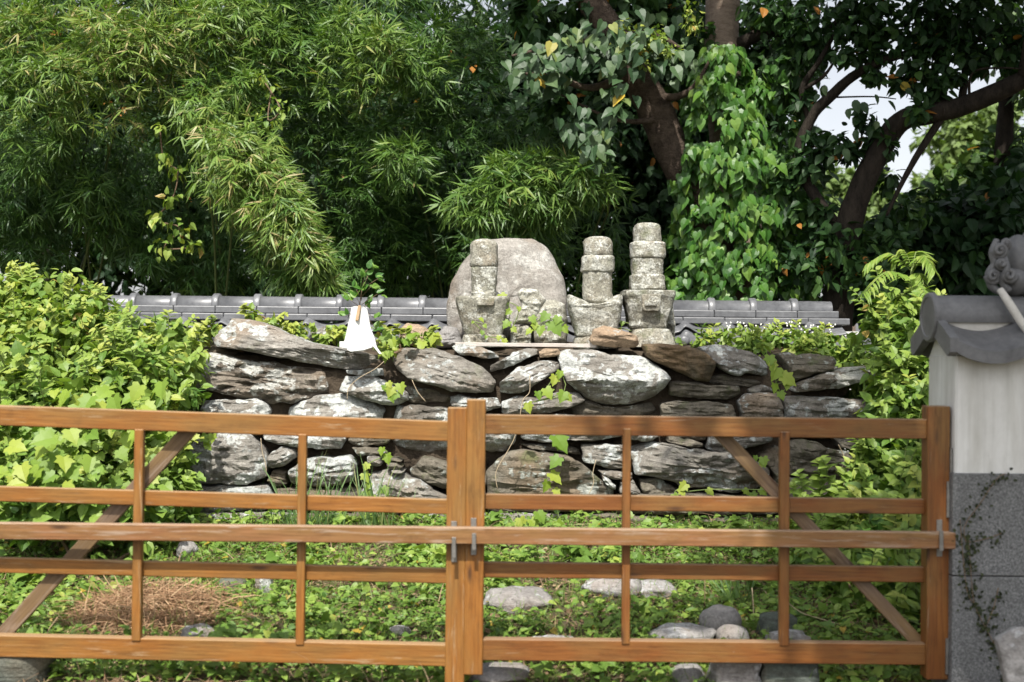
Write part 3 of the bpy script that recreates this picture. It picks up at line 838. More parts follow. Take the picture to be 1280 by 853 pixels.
# ------------------------------------------------------------------ tiled wall behind the mound
TD = 9.2
def build_tile_wall():
    xl, xr = P(150, 400, TD).x, P(1088, 400, TD).x
    zt = 1.735
    root = thing('tiled_boundary_wall', ((xl + xr) / 2, TD + 0.1, 0.39), 'long white wall capped with grey ridge tiles behind the stone mound', 'wall')
    L = rootloc(root)
    part('wall_body', [(x, y, z) for x in (xl + .06, xr - .06) for y in (TD - .02, TD + .26) for z in (0.2, 1.50)],
         [(0, 1, 3, 2), (4, 6, 7, 5), (0, 4, 5, 1), (2, 3, 7, 6), (0, 2, 6, 4), (1, 5, 7, 3)], M['plaster'], root)
    sp = 0.2995
    yc = TD + 0.12
    # ridge tile: half barrel with a collar at one end
    V, F = [], []
    prof = [(0.0, 0.088), (0.025, 0.088), (0.025, 0.088), (0.029, 0.086), (0.032, 0.075), (sp + 0.004, 0.073)]
    prof = [(-0.016, 0.076), (-0.014, 0.090), (-0.008, 0.094), (0.030, 0.094), (0.036, 0.090), (0.038, 0.075), (sp - 0.017, 0.073)]
    seg = 14
    for x, r in prof:
        for k in range(seg + 1):
            a = PI * k / seg
            V.append((x, -math.cos(a) * r, math.sin(a) * r * 0.98))
    for i in range(len(prof) - 1):
        for k in range(seg):
            F.append((i * (seg + 1) + k, i * (seg + 1) + k + 1, (i + 1) * (seg + 1) + k + 1, (i + 1) * (seg + 1) + k))
    ridge = py_mesh('ridge_tile', V, F, M['tile'], True)
    n = int((xr - xl - 0.08) / sp)
    off = (P(265, 370, TD).x - xl) % sp
    zb = zt - 0.088
    flat1 = box_mesh('flat_tile', sp - 0.003, 0.22, 0.050, M['tile'], 0.006, 2)
    flat2 = box_mesh('flat_tile', sp - 0.003, 0.30, 0.046, M['tile'], 0.006, 2)
    # pantile of the eave: S-shaped sheet with a turned-down front and a round boss
    def pantile(sgn):
        V, F = [], []
        nu = 20
        def zz(u):
            return 0.044 * math.exp(-((u - 0.2) / (0.085 if u < .2 else 0.20)) ** 2) - 0.012 * math.sin(PI * min(max((u - 0.4) / 0.6, 0), 1))
        rows = [(0.02, 0.004, 0), (-0.07, -0.028, 0), (-0.15, -0.052, 0), (-0.152, -0.064, 0), (-0.10, -0.05, 0)]
        for yy, dz, _ in rows:
            for k in range(nu + 1):
                u = k / nu
                V.append((u * (sp + 0.006), yy * sgn, dz + zz(u)))
        for i in range(len(rows) - 1):
            for k in range(nu):
                q = (i * (nu + 1) + k, i * (nu + 1) + k + 1, (i + 1) * (nu + 1) + k + 1, (i + 1) * (nu + 1) + k)
                F.append(q if sgn < 0 else q[::-1])
        # lower course: its surface set back under the first and turned down at the eave
        b1 = len(V)
        low = [(-0.06, -0.062), (-0.20, -0.098), (-0.203, -0.102), (-0.198, -0.150)]
        for yy, dz in low:
            for k in range(nu + 1):
                u = k / nu
                V.append((u * (sp + 0.006), yy * sgn, dz + zz(u) * (1.0 if dz > -.14 else .3)))
        for i in range(len(low) - 1):
            for k in range(nu):
                q = (b1 + i * (nu + 1) + k, b1 + i * (nu + 1) + k + 1, b1 + (i + 1) * (nu + 1) + k + 1, b1 + (i + 1) * (nu + 1) + k)
                F.append(q if sgn < 0 else q[::-1])
        b0 = len(V)
        for r, dy in ((0.036, 0.0), (0.036, -0.018), (0.022, -0.027)):
            for k in range(12):
                a = 2 * PI * k / 12
                V.append((0.05 + r * math.cos(a), (-0.20 + dy) * sgn, -0.118 + r * math.sin(a)))
        for i in range(2):
            for k in range(12):
                F.append((b0 + i * 12 + k, b0 + i * 12 + (k + 1) % 12, b0 + (i + 1) * 12 + (k + 1) % 12, b0 + (i + 1) * 12 + k))
        F.append(tuple(b0 + 24 + k for k in range(12)))
        return py_mesh('eave_tile', V, F, M['tile'], True)
    pf, pb = pantile(1), pantile(-1)
    def put(name, me, x, y, z, jit=0.0):
        o = link(name, me, root)
        o.location = Vector((x, y, z)) - L
        if jit: o.rotation_euler = (random.gauss(0, jit), random.gauss(0, jit), random.gauss(0, jit))
    for i in range(-1, n + 1):
        x = xl + off + i * sp
        if x + sp > xr + 0.02: break
        put('ridge_tile', ridge, x, yc, zb, 0.004)
        put('flat_tile', flat1, x + sp * 0.5 + 0.02, yc, zb - 0.027, 0.003)
        put('flat_tile', flat2, x + sp * 0.5 + 0.09, yc, zb - 0.078, 0.003)
        put('eave_tile', pf, x + 0.03, yc - 0.11, zb - 0.108, 0.004)
        put('eave_tile', pb, x + 0.03, yc + 0.11, zb - 0.108, 0.004)
build_tile_wall()

# ------------------------------------------------------------------ gate pillar with tile roof on the right
def build_pillar():
    x0, x1, y0, y1 = 1.722, 3.4, 4.965, 5.29
    root = thing('gate_pillar_wall', (x0, (y0 + y1) / 2, 0.0), 'white plastered gate wall on speckled granite under a grey tile roof', 'wall')
    L = rootloc(root)
    def bx(name, a, b, mat, bev=0.003):
        o = link(name, box_mesh(name, b[0] - a[0], b[1] - a[1], b[2] - a[2], mat, bev), root)
        o.location = (Vector(a) + Vector(b)) / 2 - L
        return o
    bx('plaster_wall', (x0, y0, 0.86), (x1, y1, 1.345), M['plaster'], 0.008)
    bx('granite_panel', (x0 - 0.012, y0 - 0.012, -0.05), (x1, y1 + .01, 0.487), M['granite'], 0.003)
    bx('granite_panel', (x0 - 0.012, y0 - 0.012, 0.491), (x1, y1 + .01, 0.886), M['granite'], 0.003)
    yc = (y0 + y1) / 2
    # gable plaster wedge
    bx('mortar_bed', (x0 - .02, yc - .072, 1.425), (x1, yc + .072, 1.512), M['mortar'], 0.004)
    prof = [(y0 + .004, 1.335), (y1 - .004, 1.335), (yc + .062, 1.432), (yc - .062, 1.432)]
    V = [(x, y, z) for x in (x0 + .003, x1) for y, z in prof]
    part('gable_plaster', V, [(0, 1, 2, 3), (7, 6, 5, 4), (0, 4, 5, 1), (1, 5, 6, 2), (2, 6, 7, 3), (3, 7, 4, 0)], M['plaster'], root)
    # ridge barrel and its round end cap
    zc = 1.494
    r = 0.088
    V, F = [], []
    seg = 20
    for x in (x0 - 0.04, x0 + 0.62, x0 + 0.63, x1):
        rr = r if x < x0 + 0.625 else r * 1.03
        for k in range(seg + 1):
            a = -0.25 + (PI + 0.5) * k / seg
            V.append((x, yc - math.cos(a) * rr, zc + math.sin(a) * rr))
    for i in range(3):
        for k in range(seg):
            F.append((i * (seg + 1) + k, i * (seg + 1) + k + 1, (i + 1) * (seg + 1) + k + 1, (i + 1) * (seg + 1) + k))
    part('ridge_tile', V, F, M['tile_old'], root, True)
    V, F = [], []
    for x, rr in ((x0 - 0.034, 0.090), (x0 - 0.036, 0.099), (x0 - 0.055, 0.099), (x0 - 0.060, 0.094), (x0 - 0.060, 0.080), (x0 - 0.056, 0.076)):
        for k in range(32):
            a = 2 * PI * k / 32
            V.append((x, yc + math.cos(a) * rr, zc + math.sin(a) * rr))
    for i in range(5):
        for k in range(32):
            F.append((i * 32 + k, i * 32 + (k + 1) % 32, (i + 1) * 32 + (k + 1) % 32, (i + 1) * 32 + k))
    F.append(tuple(5 * 32 + k for k in range(32)))
    part('end_cap', V, F, M['tile_old'], root, False)
    # dished eave tiles, front and back, with a turned-down side flange on the end one
    wdt = 0.30
    for sgn in (-1, 1):
        for j in range(4):
            xa = x0 - 0.028 + j * (wdt + 0.012)
            V, F = [], []
            nu = 16
            ye = yc + sgn * (0.245)
            yr = yc + sgn * 0.06
            zr, ze = 1.492, 1.405
            rows = [(yr, zr), (yr * .5 + ye * .5, zr * .48 + ze * .52), (ye, ze), (ye, ze - 0.048), (ye - sgn * 0.02, ze - 0.048), (yr, zr - 0.02)]
            for yy, z in rows:
                for k in range(nu + 1):
                    u = k / nu
                    V.append((xa + u * wdt, yy, z - 0.046 * math.sin(PI * u) ** 0.8))
            for i in range(len(rows) - 1):
                for k in range(nu):
                    q = (i * (nu + 1) + k, (i + 1) * (nu + 1) + k, (i + 1) * (nu + 1) + k + 1, i * (nu + 1) + k + 1)
                    F.append(q if sgn < 0 else q[::-1])
            b = len(V)
            if j == 0:
                # flange: a thick plate hanging along the sloping left edge
                pl = [(yr, zr + .004), (ye - sgn * .002, ze + .004), (ye - sgn * .002, ze - .050), (ye - sgn * .035, ze - .066), (yr, zr - .08)]
                for x in (xa - 0.022, xa + 0.012):
                    for yy, z in pl: V.append((x, yy, z))
                m = len(pl)
                F += [tuple(b + k for k in range(m))[::-sgn], tuple(b + m + k for k in range(m))[::sgn]]
                for k in range(m):
                    q = (b + k, b + (k + 1) % m, b + m + (k + 1) % m, b + m + k)
                    F.append(q[::sgn])
            part('eave_tile', V, F, M['tile_old'], root, False)
    # hinge leaves let into the pillar's side
    for zz in (0.78, 0.17):
        o = bx('hinge', (x0 - 0.024, y0 + .018, zz - .07), (x0 - 0.013, y0 + .03, zz + .07), M['steel'], 0.002)
    return root
build_pillar()

def build_ridge_ornament():
    base = P(1262, 372, 5.12)
    root = thing('ridge_ornament', base, 'grey scrolled end ornament sitting on the gate pillar ridge', 'roof ornament')
    def q(px, py, dy=0.0): return P(px, py, 5.12 + dy)
    # big lobed back of the ornament
    geos = []
    def ell(c, r, ph=0.0, lob=0.0, seg=20):
        V, F = [], []
        for i in range(13):
            t = PI * i / 12
            for k in range(seg):
                a = 2 * PI * k / seg
                f = 1 + lob * math.cos(3 * t + ph)
                V.append(Vector((c[0] + r[0] * f * math.sin(t) * math.cos(a), c[1] + r[1] * f * math.sin(t) * math.sin(a), c[2] + r[2] * math.cos(t))))
        for i in range(12):
            for k in range(seg):
                F.append((i * seg + k, (i + 1) * seg + k, (i + 1) * seg + (k + 1) % seg, i * seg + (k + 1) % seg))
        return V, F
    part('body', *join_geo([ell(q(1272, 326, .02), (.060, .075, .105)), ell(q(1290, 322, .02), (.060, .085, .115)), ell(q(1268, 352, .0), (.055, .07, .06)), ell(q(1284, 352, .0), (.055, .075, .065)), ell(q(1310, 335, .02), (.07, .09, .13))]), M['tile_old'], root, True)
    def spiral(cx, cy, r0, turns, rad, dy, sx=1):
        pts, rr = [], []
        for k in range(int(turns * 10) + 1):
            a = k / 10 * 2 * PI
            r = r0 * (1 - 0.78 * k / (turns * 10))
            pts.append(q(cx + sx * r * math.cos(a), cy + r * math.sin(a), dy - 0.03 * k / (turns * 10)))
            rr.append(rad * (1 - 0.45 * k / (turns * 10)))
        return tube_geo(pts, rr, 8, 2)
    for (cx, cy, r0, sx, dy) in ((1250, 313, 9, -1, -.06), (1242, 345, 9, -1, -.05), (1262, 344, 8.5, 1, -.07), (1252, 330, 6, 1, -.07), (1257, 305, 6, -1, -.05)):
        V, F = spiral(cx, cy, r0, 1.7, 0.0135, dy, sx)
        part('scroll', V, F, M['tile_old'], root, True)
    V, F = join_geo([tube_geo([q(1246, 300, -.04), q(1241, 316, -.05), q(1243, 330, -.05), q(1237, 343, -.04), q(1240, 358, -.04), q(1252, 366, -.05)], [.012, .018, .015, .020, .018, .012], 8, 4),
                     tube_geo([q(1255, 322, -.06), q(1258, 338, -.08), q(1252, 352, -.06), q(1262, 364, -.06)], [.014, .017, .015, .014], 8, 4)])
    part('mane', V, F, M['tile_old'], root, True)
    V, F = tube_geo([q(1250, 362, -.09), q(1262, 380, -.12), q(1276, 402, -.15), q(1292, 424, -.17)], [.014, .017, .017, .016], 8, 4)
    part('strap', V, F, M['mortar'], root, True)
build_ridge_ornament()


def solo(name, V, F, mat, label, cat, group=None, smooth=True):
    """a thing that is one mesh, its origin at the middle of its base"""
    A = np.array([tuple(v) for v in V])
    c = Vector(((A[:, 0].min() + A[:, 0].max()) / 2, (A[:, 1].min() + A[:, 1].max()) / 2, A[:, 2].min()))
    o = link(name, py_mesh(name, [Vector(v) - c for v in V], F, mat, smooth))
    o.location = c
    return props(o, label, cat, group)

def build_corner_slab():
    d = 4.55
    pts = [(1258, 807), (1279, 790), (1330, 786), (1335, 908), (1266, 908)]
    V, F = stone_geo(pts, d, 0.09, 0.02, 0.015, 0.12, 0.0, 0.0, 0.006, 55)
    solo('stone_slab', V, F, M['ground_stone'], 'pale rough stone slab leaning against the granite base of the pillar', 'stone slab')
build_corner_slab()

# ------------------------------------------------------------------ wooden gate
def build_gate():
    S_ = 1 / 320.0
    def dl(x): return 5.0
    def leaf(label, spec, dfun, loc):
        root = thing('gate_leaf', loc, label, 'gate', 'two leaves of the wooden gate')
        for name, (xa, ya), (xb, yb), h, off, t, mat in spec:
            a, b = P(xa, ya, dfun(xa) + off), P(xb, yb, dfun(xb) + off)
            beam(name, a, b, h * S_, t, M[mat], root)
        return root
    left = [
        ('post', (571.5, 510), (567.8, 868), 24, 0.0, 0.075, 'wood'),
        ('top_rail', (-330, 508), (562, 539.6), 25.0, 0.012, 0.05, 'wood'),
        ('rail', (-330, 608), (560, 634), 18.8, 0.036, 0.03, 'wood'),
        ('rail', (-330, 699), (560, 720.5), 18.8, 0.036, 0.03, 'wood'),
        ('bottom_rail', (-330, 801), (558, 820), 27.0, 0.012, 0.05, 'wood'),
        ('upright', (173.4, 537), (169.5, 802), 11.2, 0.006, 0.034, 'wood'),
        ('upright', (377.8, 543), (374.5, 807), 10.4, 0.006, 0.034, 'wood'),
        ('brace', (244, 529), (-10, 808), 19, 0.068, 0.022, 'wood_grey'),
        ('upright', (-35, 532), (-38, 795), 11, 0.006, 0.034, 'wood'),
        ('upright', (-240, 526), (-243, 790), 11, 0.006, 0.034, 'wood'),
        ('post', (-345, 485), (-350, 850), 26, 0.0, 0.075, 'wood'),
    ]
    lroot = leaf('left wooden gate leaf whose meeting post stands lower, brace rising to the right', left, dl, (P(571, 860, 5.0).x, 5.03, 0.02))
    right = [
        ('post', (595.4, 500), (591.2, 844), 23.6, 0.0, 0.075, 'wood'),
        ('top_rail', (604, 530.8), (1166, 536.8), 24.5, 0.012, 0.05, 'wood_red'),
        ('rail', (602, 627.2), (1162, 633.8), 19.0, 0.036, 0.03, 'wood_red'),
        ('rail', (601, 712.6), (1161, 718.8), 19.4, 0.036, 0.03, 'wood_red'),
        ('bottom_rail', (599, 812.5), (1166, 818.6), 26.5, 0.012, 0.05, 'wood_red'),
        ('upright', (783.8, 536), (782.2, 806), 10.2, 0.006, 0.034, 'wood_red'),
        ('upright', (981.4, 540), (980.6, 808), 12.0, 0.006, 0.034, 'wood_red'),
        ('brace', (893, 534), (1156, 812), 17, 0.068, 0.022, 'wood_grey'),
        ('post', (1174, 508), (1172, 850), 28, -0.004, 0.078, 'wood_red'),
    ]
    rroot = leaf('right wooden gate leaf hinged on the granite pillar, brace falling to the right', right, lambda x: 5.0, (P(1172, 850, 5.0).x, 5.03, 0.02))
    # loose bar resting in steel brackets
    bar = thing('gate_bar', P(595, 672, 4.95), 'long worn wooden bar laid across both gate leaves in steel brackets', 'gate bar')
    beam('bar', P(-330, 661, 4.949), P(1195, 676.5, 4.949), 20.2 * S_, 0.044, M['wood_bar'], bar)
    def bracket(root, px, top, bot, w=7):
        a = P(px, top, 4.992); b = P(px, bot, 4.992)
        beam('bracket', a, b, w * S_, 0.006, M['steel'], root, 0.001)
    bracket(rroot, 592, 648, 694)
    bracket(lroot, 567.5, 652, 703)
    bracket(rroot, 1174.5, 650, 696)
    # strap of each bracket, turned up in front of the bar
    for root, px, top, bot, cy in ((rroot, 592.5, 667, 688, 689), (lroot, 567.3, 672, 698, 684), (rroot, 1177, 664, 689, 690)):
        beam('bracket_strap', P(px, top, 4.938), P(px, bot, 4.938), 5 * S_, 0.005, M['steel'], root, 0.001)
    for zz in ((560, 604), (757, 801)):
        beam('hinge', P(1189.5, zz[0], 4.985), P(1189.5, zz[1], 4.985), 2.8 * S_, 0.012, M['steel'], rroot, 0.002)
    return lroot, rroot
build_gate()

# ------------------------------------------------------------------ carved stupas and the stones around them
def ring_stack(rows, px0, depth, seed, exp=3.2, seg=40, rough=0.006, ratio=0.95, sub=5, dip=0.0):
    """rows: (py, left px, right px); a body whose plan is a rounded square, pitted by weather"""
    zs = []
    s = depth / FPX
    for py, xa, xb in rows:
        c = P((xa + xb) / 2, py, depth)
        zs.append((c.z, c.x, (xb - xa) / 2 * s))
    fine = []
    for (z0, x0, w0), (z1, x1, w1) in zip(zs[:-1], zs[1:]):
        m = max(1, min(sub, int(abs(z1 - z0) / 0.012) + 1))
        for k in range(m):
            t = k / m
            fine.append((z0 + (z1 - z0) * t, x0 + (x1 - x0) * t, w0 + (w1 - w0) * t))
    fine.append(zs[-1])
    V, F = [], []
    zt = fine[0][0]
    for z, x, w in fine:
        for k in range(seg):
            a = 2 * PI * k / seg
            ca, sa = math.cos(a), math.sin(a)
            r = (abs(ca) ** exp + abs(sa) ** exp) ** (-1 / exp)
            q = Vector((x + ca * r * w, depth + sa * r * w * ratio, z))
            n = Vector((ca, sa, 0))
            q += n * rough * (noise.noise(q * 30 + Vector((seed, 0, 0))) + .8 * noise.noise(q * 11 + Vector((0, seed, 0))) + .7 * noise.noise(q * 75))
            if dip: q.z -= dip * max(0.0, 1 - ((q.x - x) / max(w, .001)) ** 2) * max(0.0, 1 - (zt - z) / 0.09)
            V.append(q)
    n = len(fine)
    for i in range(n - 1):
        for k in range(seg):
            F.append((i * seg + k, (i + 1) * seg + k, (i + 1) * seg + (k + 1) % seg, i * seg + (k + 1) % seg))
    V.append(Vector((fine[0][1], depth, fine[0][0] - dip))); V.append(Vector((fine[-1][1], depth, fine[-1][0])))
    for k in range(seg):
        F.append((len(V) - 2, k, (k + 1) % seg))
        F.append((len(V) - 1, (n - 1) * seg + (k + 1) % seg, (n - 1) * seg + k))
    return V, F

def stupa(label, depth, cx, base_py, parts):
    root = thing('stone_stupa', P(cx, base_py, depth), label, 'stone stupa', 'carved stone stupas on the mound')
    for i, (name, rows, o) in enumerate(parts):
        V, F = ring_stack(rows, cx, depth + o.get('dy', 0), cx + i, o.get('exp', 3.2), rough=o.get('rough', .006), dip=o.get('dip', 0))
        ob = part(name, V, F, M['carved'], root, True)
        ob.data.set_sharp_from_angle(angle=math.radians(38))
        for nm, rr, dd in o.get('relief', []):
            V, F = ring_stack(rr, cx, dd, cx + 7, 6, rough=.003, ratio=.25)
            part(nm, V, F, M['carved'], ob, True)
    return root

stupa('short square stone stupa in front of the big brown boulder', 8.25, 604, 431, [
    ('finial', [(299, 600, 610), (300.5, 594, 616), (303, 590, 620), (307, 588, 622), (331, 587.5, 623), (333.5, 588.5, 622), (334.2, 590, 621)], D(exp=3.2)),
    ('body', [(334.3, 590, 621), (335.5, 589.3, 621.6), (352, 589.5, 621), (365, 590.5, 620), (367, 589, 621), (372, 589.5, 620), (374, 591, 618)], D(exp=3.6)),
    ('cap_stone', [(371, 575, 632), (371.6, 571, 636), (373, 570, 637), (376, 570, 637), (386, 572, 635), (400, 576, 632), (414, 580, 629), (418, 581, 628), (419, 584, 626)],
     D(exp=7, relief=[('carved_step', [(373, 596, 617), (374, 595, 618), (381, 596, 617), (382, 597, 616)], 8.25 - .168)])),
    ('base_stone', [(418.5, 581, 630), (420, 579, 632), (430, 578, 633), (434, 580, 630)], D(exp=5)),
])
stupa('slim stone stupa with hollowed cap stone beside the brown boulder', 8.25, 747, 428, [
    ('finial', [(296, 741, 754), (297, 736, 759), (299, 732, 763), (302.5, 730, 765), (319, 729.5, 765.5), (321, 731, 764)], D(exp=3.2)),
    ('collar', [(320, 730, 764), (321, 728, 766), (322.5, 727, 767), (339, 726.5, 767), (340.2, 727.5, 766), (340.8, 729.5, 764)], D(exp=4)),
    ('body', [(340.5, 730, 764), (341.5, 729, 764.5), (362, 728, 764.5), (373, 728, 766), (377, 730, 768), (381, 736, 766)], D(exp=4)),
    ('cap_stone', [(369, 711, 777), (371, 709.5, 777.5), (377, 708.5, 777.5), (388, 710, 776), (402, 714, 773), (416, 718, 771), (420, 719, 770), (421.5, 722, 768)], D(exp=5, dip=.062, rough=.008)),
    ('base_stone', [(421, 720, 768), (424, 718, 770), (431, 716, 772), (436, 718, 770)], D(exp=5)),
])
stupa('tallest stone stupa with carved step on its cap stone', 8.3, 809, 428, [
    ('finial', [(279, 802, 816), (280, 797, 821), (282, 793.5, 824.5), (286, 792, 826), (303, 792.5, 826.3), (305, 794, 824)], D(exp=3.2)),
    ('collar', [(303, 791, 828), (304, 789, 830), (305.5, 788, 831), (322, 788, 831), (323.2, 789, 830), (323.8, 791, 827)], D(exp=4.5)),
    ('body', [(323.5, 791, 827), (324.5, 789.5, 828), (344, 789.5, 828), (345.5, 787.5, 829.8), (347, 787, 830), (361, 786.8, 830.5), (363, 788, 829), (364, 791, 826)], D(exp=4.5)),
    ('cap_stone', [(364, 779, 841), (365, 777, 843), (370, 777, 843), (374, 779, 841), (386, 781, 838), (400, 784, 833.5), (408, 785, 832), (411, 787, 830)],
     D(exp=7, relief=[('carved_step', [(368, 803, 825), (369, 802, 826), (388, 803, 825), (389, 805, 823)], 8.3 - .163),
                      ('carved_step', [(376, 806, 821), (377, 805.5, 821.5), (383, 806, 821)], 8.3 - .178), ])),
    ('base_stone', [(411, 789, 832), (413, 788, 836), (424, 787, 841), (434, 786, 844)], D(exp=5)),
])

def photo_rock(name, poly, depth, thick, mat, label, cat, group=None, **o):
    V, F = stone_geo(poly, depth, thick, o.get('edge', .06), o.get('bulge', .06), o.get('lean', .3), o.get('under', .2), o.get('ridge', .3), o.get('rough', .015), o.get('seed', 1), o.get('n', 72), o.get('facets', True))
    ob = solo(name, V, F, M[mat], label, cat, group)
    ob.data.set_sharp_from_angle(angle=math.radians(36))
    return ob

photo_rock('boulder', [(560,432),(557,400),(557,380),(562,355),(575,330),(592,308),(604,298),(640,295),(668,295),(685,305),(697,328),(706,348),(710,365),(708,400),(706,432)], 8.52, 0.36, 'boulder',
           'large rounded brown boulder standing behind the short stupa', 'boulder', edge=.09, bulge=.07, lean=.22, ridge=.1, rough=.009, seed=3, n=100)
photo_rock('broken_stone', [(646,366),(652,361),(672,362),(684,374),(674,392),(668,404),(641,406),(644,392),(651,380)], 8.22, .16, 'carved', 'tilted broken carved block between the short and slim stupas', 'stone', edge=.03, bulge=.03, lean=.25, seed=4)
photo_rock('broken_stone', [(639,408),(662,407),(664,432),(637,432)], 8.22, .13, 'carved', 'small square stone post under the tilted broken block', 'stone', edge=.03, bulge=.02, lean=.05, under=.0, seed=5)
photo_rock('round_topped_stone', [(668,384),(676,375),(694,374),(706,380),(709,400),(708,433),(668,433)], 8.24, .2, 'carved', 'round topped stone half hidden by vine leaves beside the slim stupa', 'stone', edge=.06, bulge=.06, lean=.3, ridge=.6, under=.0, seed=6)
photo_rock('brown_block', [(736,426),(742,412),(754,407),(770,409),(797,419),(800,430),(795,435),(762,434),(742,431)], 7.92, .2, 'stone_brown', 'tan brown block lying on the mound below the slim stupa', 'stone', edge=.05, bulge=.05, lean=.6, ridge=.55, seed=7)
photo_rock('brown_stone', [(497,432),(500,412),(507,403),(520,405),(542,414),(546,434)], 8.15, .2, 'stone_brown', 'reddish brown stone behind the lichened slabs near the boulder', 'stone', edge=.06, lean=.5, seed=8)
photo_rock('grey_stone', [(540,436),(545,418),(556,408),(572,410),(580,436)], 8.2, .18, 'cobble', 'smooth grey stone at the foot of the boulder', 'stone', edge=.06, lean=.4, seed=9)
photo_rock('grey_stone', [(384,428),(388,414),(402,408),(424,409),(434,418),(432,432)], 8.3, .2, 'stone', 'mossy grey stone behind the long top slab left of the paper', 'stone', edge=.06, lean=.5, seed=10)
photo_rock('carved_fragment', [(774,384),(780,366),(752,374),(768,392)], 8.75, .2, 'carved', 'carved fragment leaning in the gap between two stupas', 'stone', edge=.03, seed=11)
photo_rock('carved_fragment', [(833,376),(841,372),(845,430),(836,432)], 8.5, .2, 'carved', 'upright stone fragment behind the tallest stupa', 'stone', edge=.03, lean=.1, seed=12)

pk = thing('stone_bar', P(657, 433, 7.98), 'thin pale straight bar lying in front of the stupas', 'bar')
beam('bar', P(569, 430.5, 7.96), P(746, 432.4, 7.96), 0.024, 0.06, M['plank'], pk, 0.003)

# ------------------------------------------------------------------ folded white paper with its evergreen sprig
def build_paper():
    d = 7.62
    root = thing('paper_offering', P(447, 440, d), 'white folded paper offering holding a leafy sprig on the long slab', 'paper offering')
    top = [(439.5, 384, .0), (444, 383, -.02), (450, 383, -.022), (458.5, 384, .0)]
    rowsd = []
    def lerp(a, b, t): return a + (b - a) * t
    bot = [(428.5, 434, .03), (438, 439.5, -.06), (454, 438, -.015), (469, 433, .02)]
    mid = [(433, 416, .02), (441, 417, -.045), (452, 417, -.005), (464.5, 416, .01)]
    V, F = [], []
    for row in (top, mid, bot):
        V += [P(x, y, d + dy) for x, y, dy in row]
    for row in (top, mid, bot):
        V += [P(x * .96 + 447 * .04, y + 1, d + .05 + abs(dy) * .6 + .03) for x, y, dy in row]
    for i in range(2):
        for k in range(3):
            F.append((i * 4 + k, (i + 1) * 4 + k, (i + 1) * 4 + k + 1, i * 4 + k + 1))
            b = 12
            F.append((b + i * 4 + k, b + i * 4 + k + 1, b + (i + 1) * 4 + k + 1, b + (i + 1) * 4 + k))
        F.append((i * 4, 12 + i * 4, 12 + (i + 1) * 4, (i + 1) * 4))
        F.append((i * 4 + 3, (i + 1) * 4 + 3, 12 + (i + 1) * 4 + 3, 12 + i * 4 + 3))
    part('paper_wrap', V, F, M['paper'], root)
    for pts in ([(436, 427), (424.5, 427), (424.5, 434), (436, 436)], [(464, 412), (468.5, 424), (471, 434), (477, 442), (474.5, 443), (464, 430)]):
        V = [P(x, y, d - .02) for x, y in pts] + [P(x, y, d - .017) for x, y in pts]
        n = len(pts)
        F = [tuple(range(n - 1, -1, -1)), tuple(range(n, 2 * n))] + [(k, (k + 1) % n, n + (k + 1) % n, n + k) for k in range(n)]
        part('paper_flap', V, F, M['paper'], root)
    beam('stick', P(449.5, 382, d - .03), P(446, 401, d - .034), 0.018, .012, M['peg'], root, .002)
    tips = [(461, 334), (456, 346), (473, 348), (444, 360), (473, 367), (438, 375), (460, 380), (432, 396), (468, 398), (452, 362), (465, 357), (446, 372), (470, 412)]
    base = P(449, 388, d)
    V, F = [], []
    geos = [tube_geo([base, P(452, 365, d), P(460, 345, d)], [.004, .003, .002], 6, 3)]
    for x, y in tips:
        geos.append(tube_geo([P(452, min(386, y + 14), d), P(x, y, d + random.uniform(-.03, .03))], [.002, .0012], 5, 2))
    part('sprig_stem', *join_geo(geos), M['twig'], root, True)
    for x, y in tips:
        for k in range(4):
            p = P(x + random.uniform(-4, 4), y + random.uniform(-3, 3), d + random.uniform(-.03, .03))
            Y = (p - P(451, y + 8, d)).normalized() + rv(.35)
            leaf_part('sprig_leaf', L_OVATE, M['lf_ivy_o'], root, p, Y, Vector((0, -.7, .7)) + rv(.3), random.uniform(.035, .065))
build_paper()

# ------------------------------------------------------------------ stones lying on the ground inside the gate
GROCKS = []
def ground_rock(px, py, rx, ry, rz, mat, label, name='ground_stone', rot=0.0, sink=0.35, seed=1, tilt=0.0, rough=.16, boxy=.35):
    p = G(px, py)
    GROCKS.append((p.x, p.y, max(rx, .05) * 1.0, max(ry, .05) * 1.15))
    o = link(name, rock_mesh(name, (rx, ry, rz), seed, rough, M[mat], 3, boxy))
    o.location = p + Vector((0, 0, rz * (1 - 2 * sink)))
    o.rotation_euler = (tilt, 0, rot)
    return props(o, label, 'stone', 'stones lying on the ground inside the gate')
ground_rock(648, 757, .17, .13, .05, 'ground_stone', 'flat grey slab lying in weeds right of the meeting posts', rot=.2, sink=.25, seed=1, tilt=.15)
ground_rock(765, 741, .15, .11, .05, 'ground_stone', 'layered pale slab in weeds behind the first upright of the right leaf', rot=-.15, sink=.2, seed=2, tilt=.1)
ground_rock(815, 742, .12, .10, .035, 'ground_stone', 'thin broken slab touching the layered pale slab', rot=.3, sink=.2, seed=3, tilt=.12)
ground_rock(855, 802, .15, .10, .05, 'ground_stone', 'flat brownish stone beside the dark rounded cobble', rot=.1, sink=.3, seed=4, tilt=.1)
ground_rock(901, 792, .095, .09, .075, 'cobble', 'dark grey rounded cobble atop the stone pile near the gate', rot=.4, sink=.15, seed=5, rough=.08, boxy=.15)
ground_rock(916, 806, .075, .07, .055, 'cobble', 'smaller smooth cobble in front of the dark rounded one', rot=.1, sink=.2, seed=6, rough=.06, boxy=.1)
ground_rock(972, 797, .085, .08, .07, 'green_stone', 'angular dark green and white stone by the second upright', rot=.5, sink=.2, seed=7, boxy=.6)
ground_rock(985, 812, .10, .07, .05, 'ground_stone', 'pale stone showing just above the bottom rail of the right leaf', rot=.2, sink=.2, seed=8)
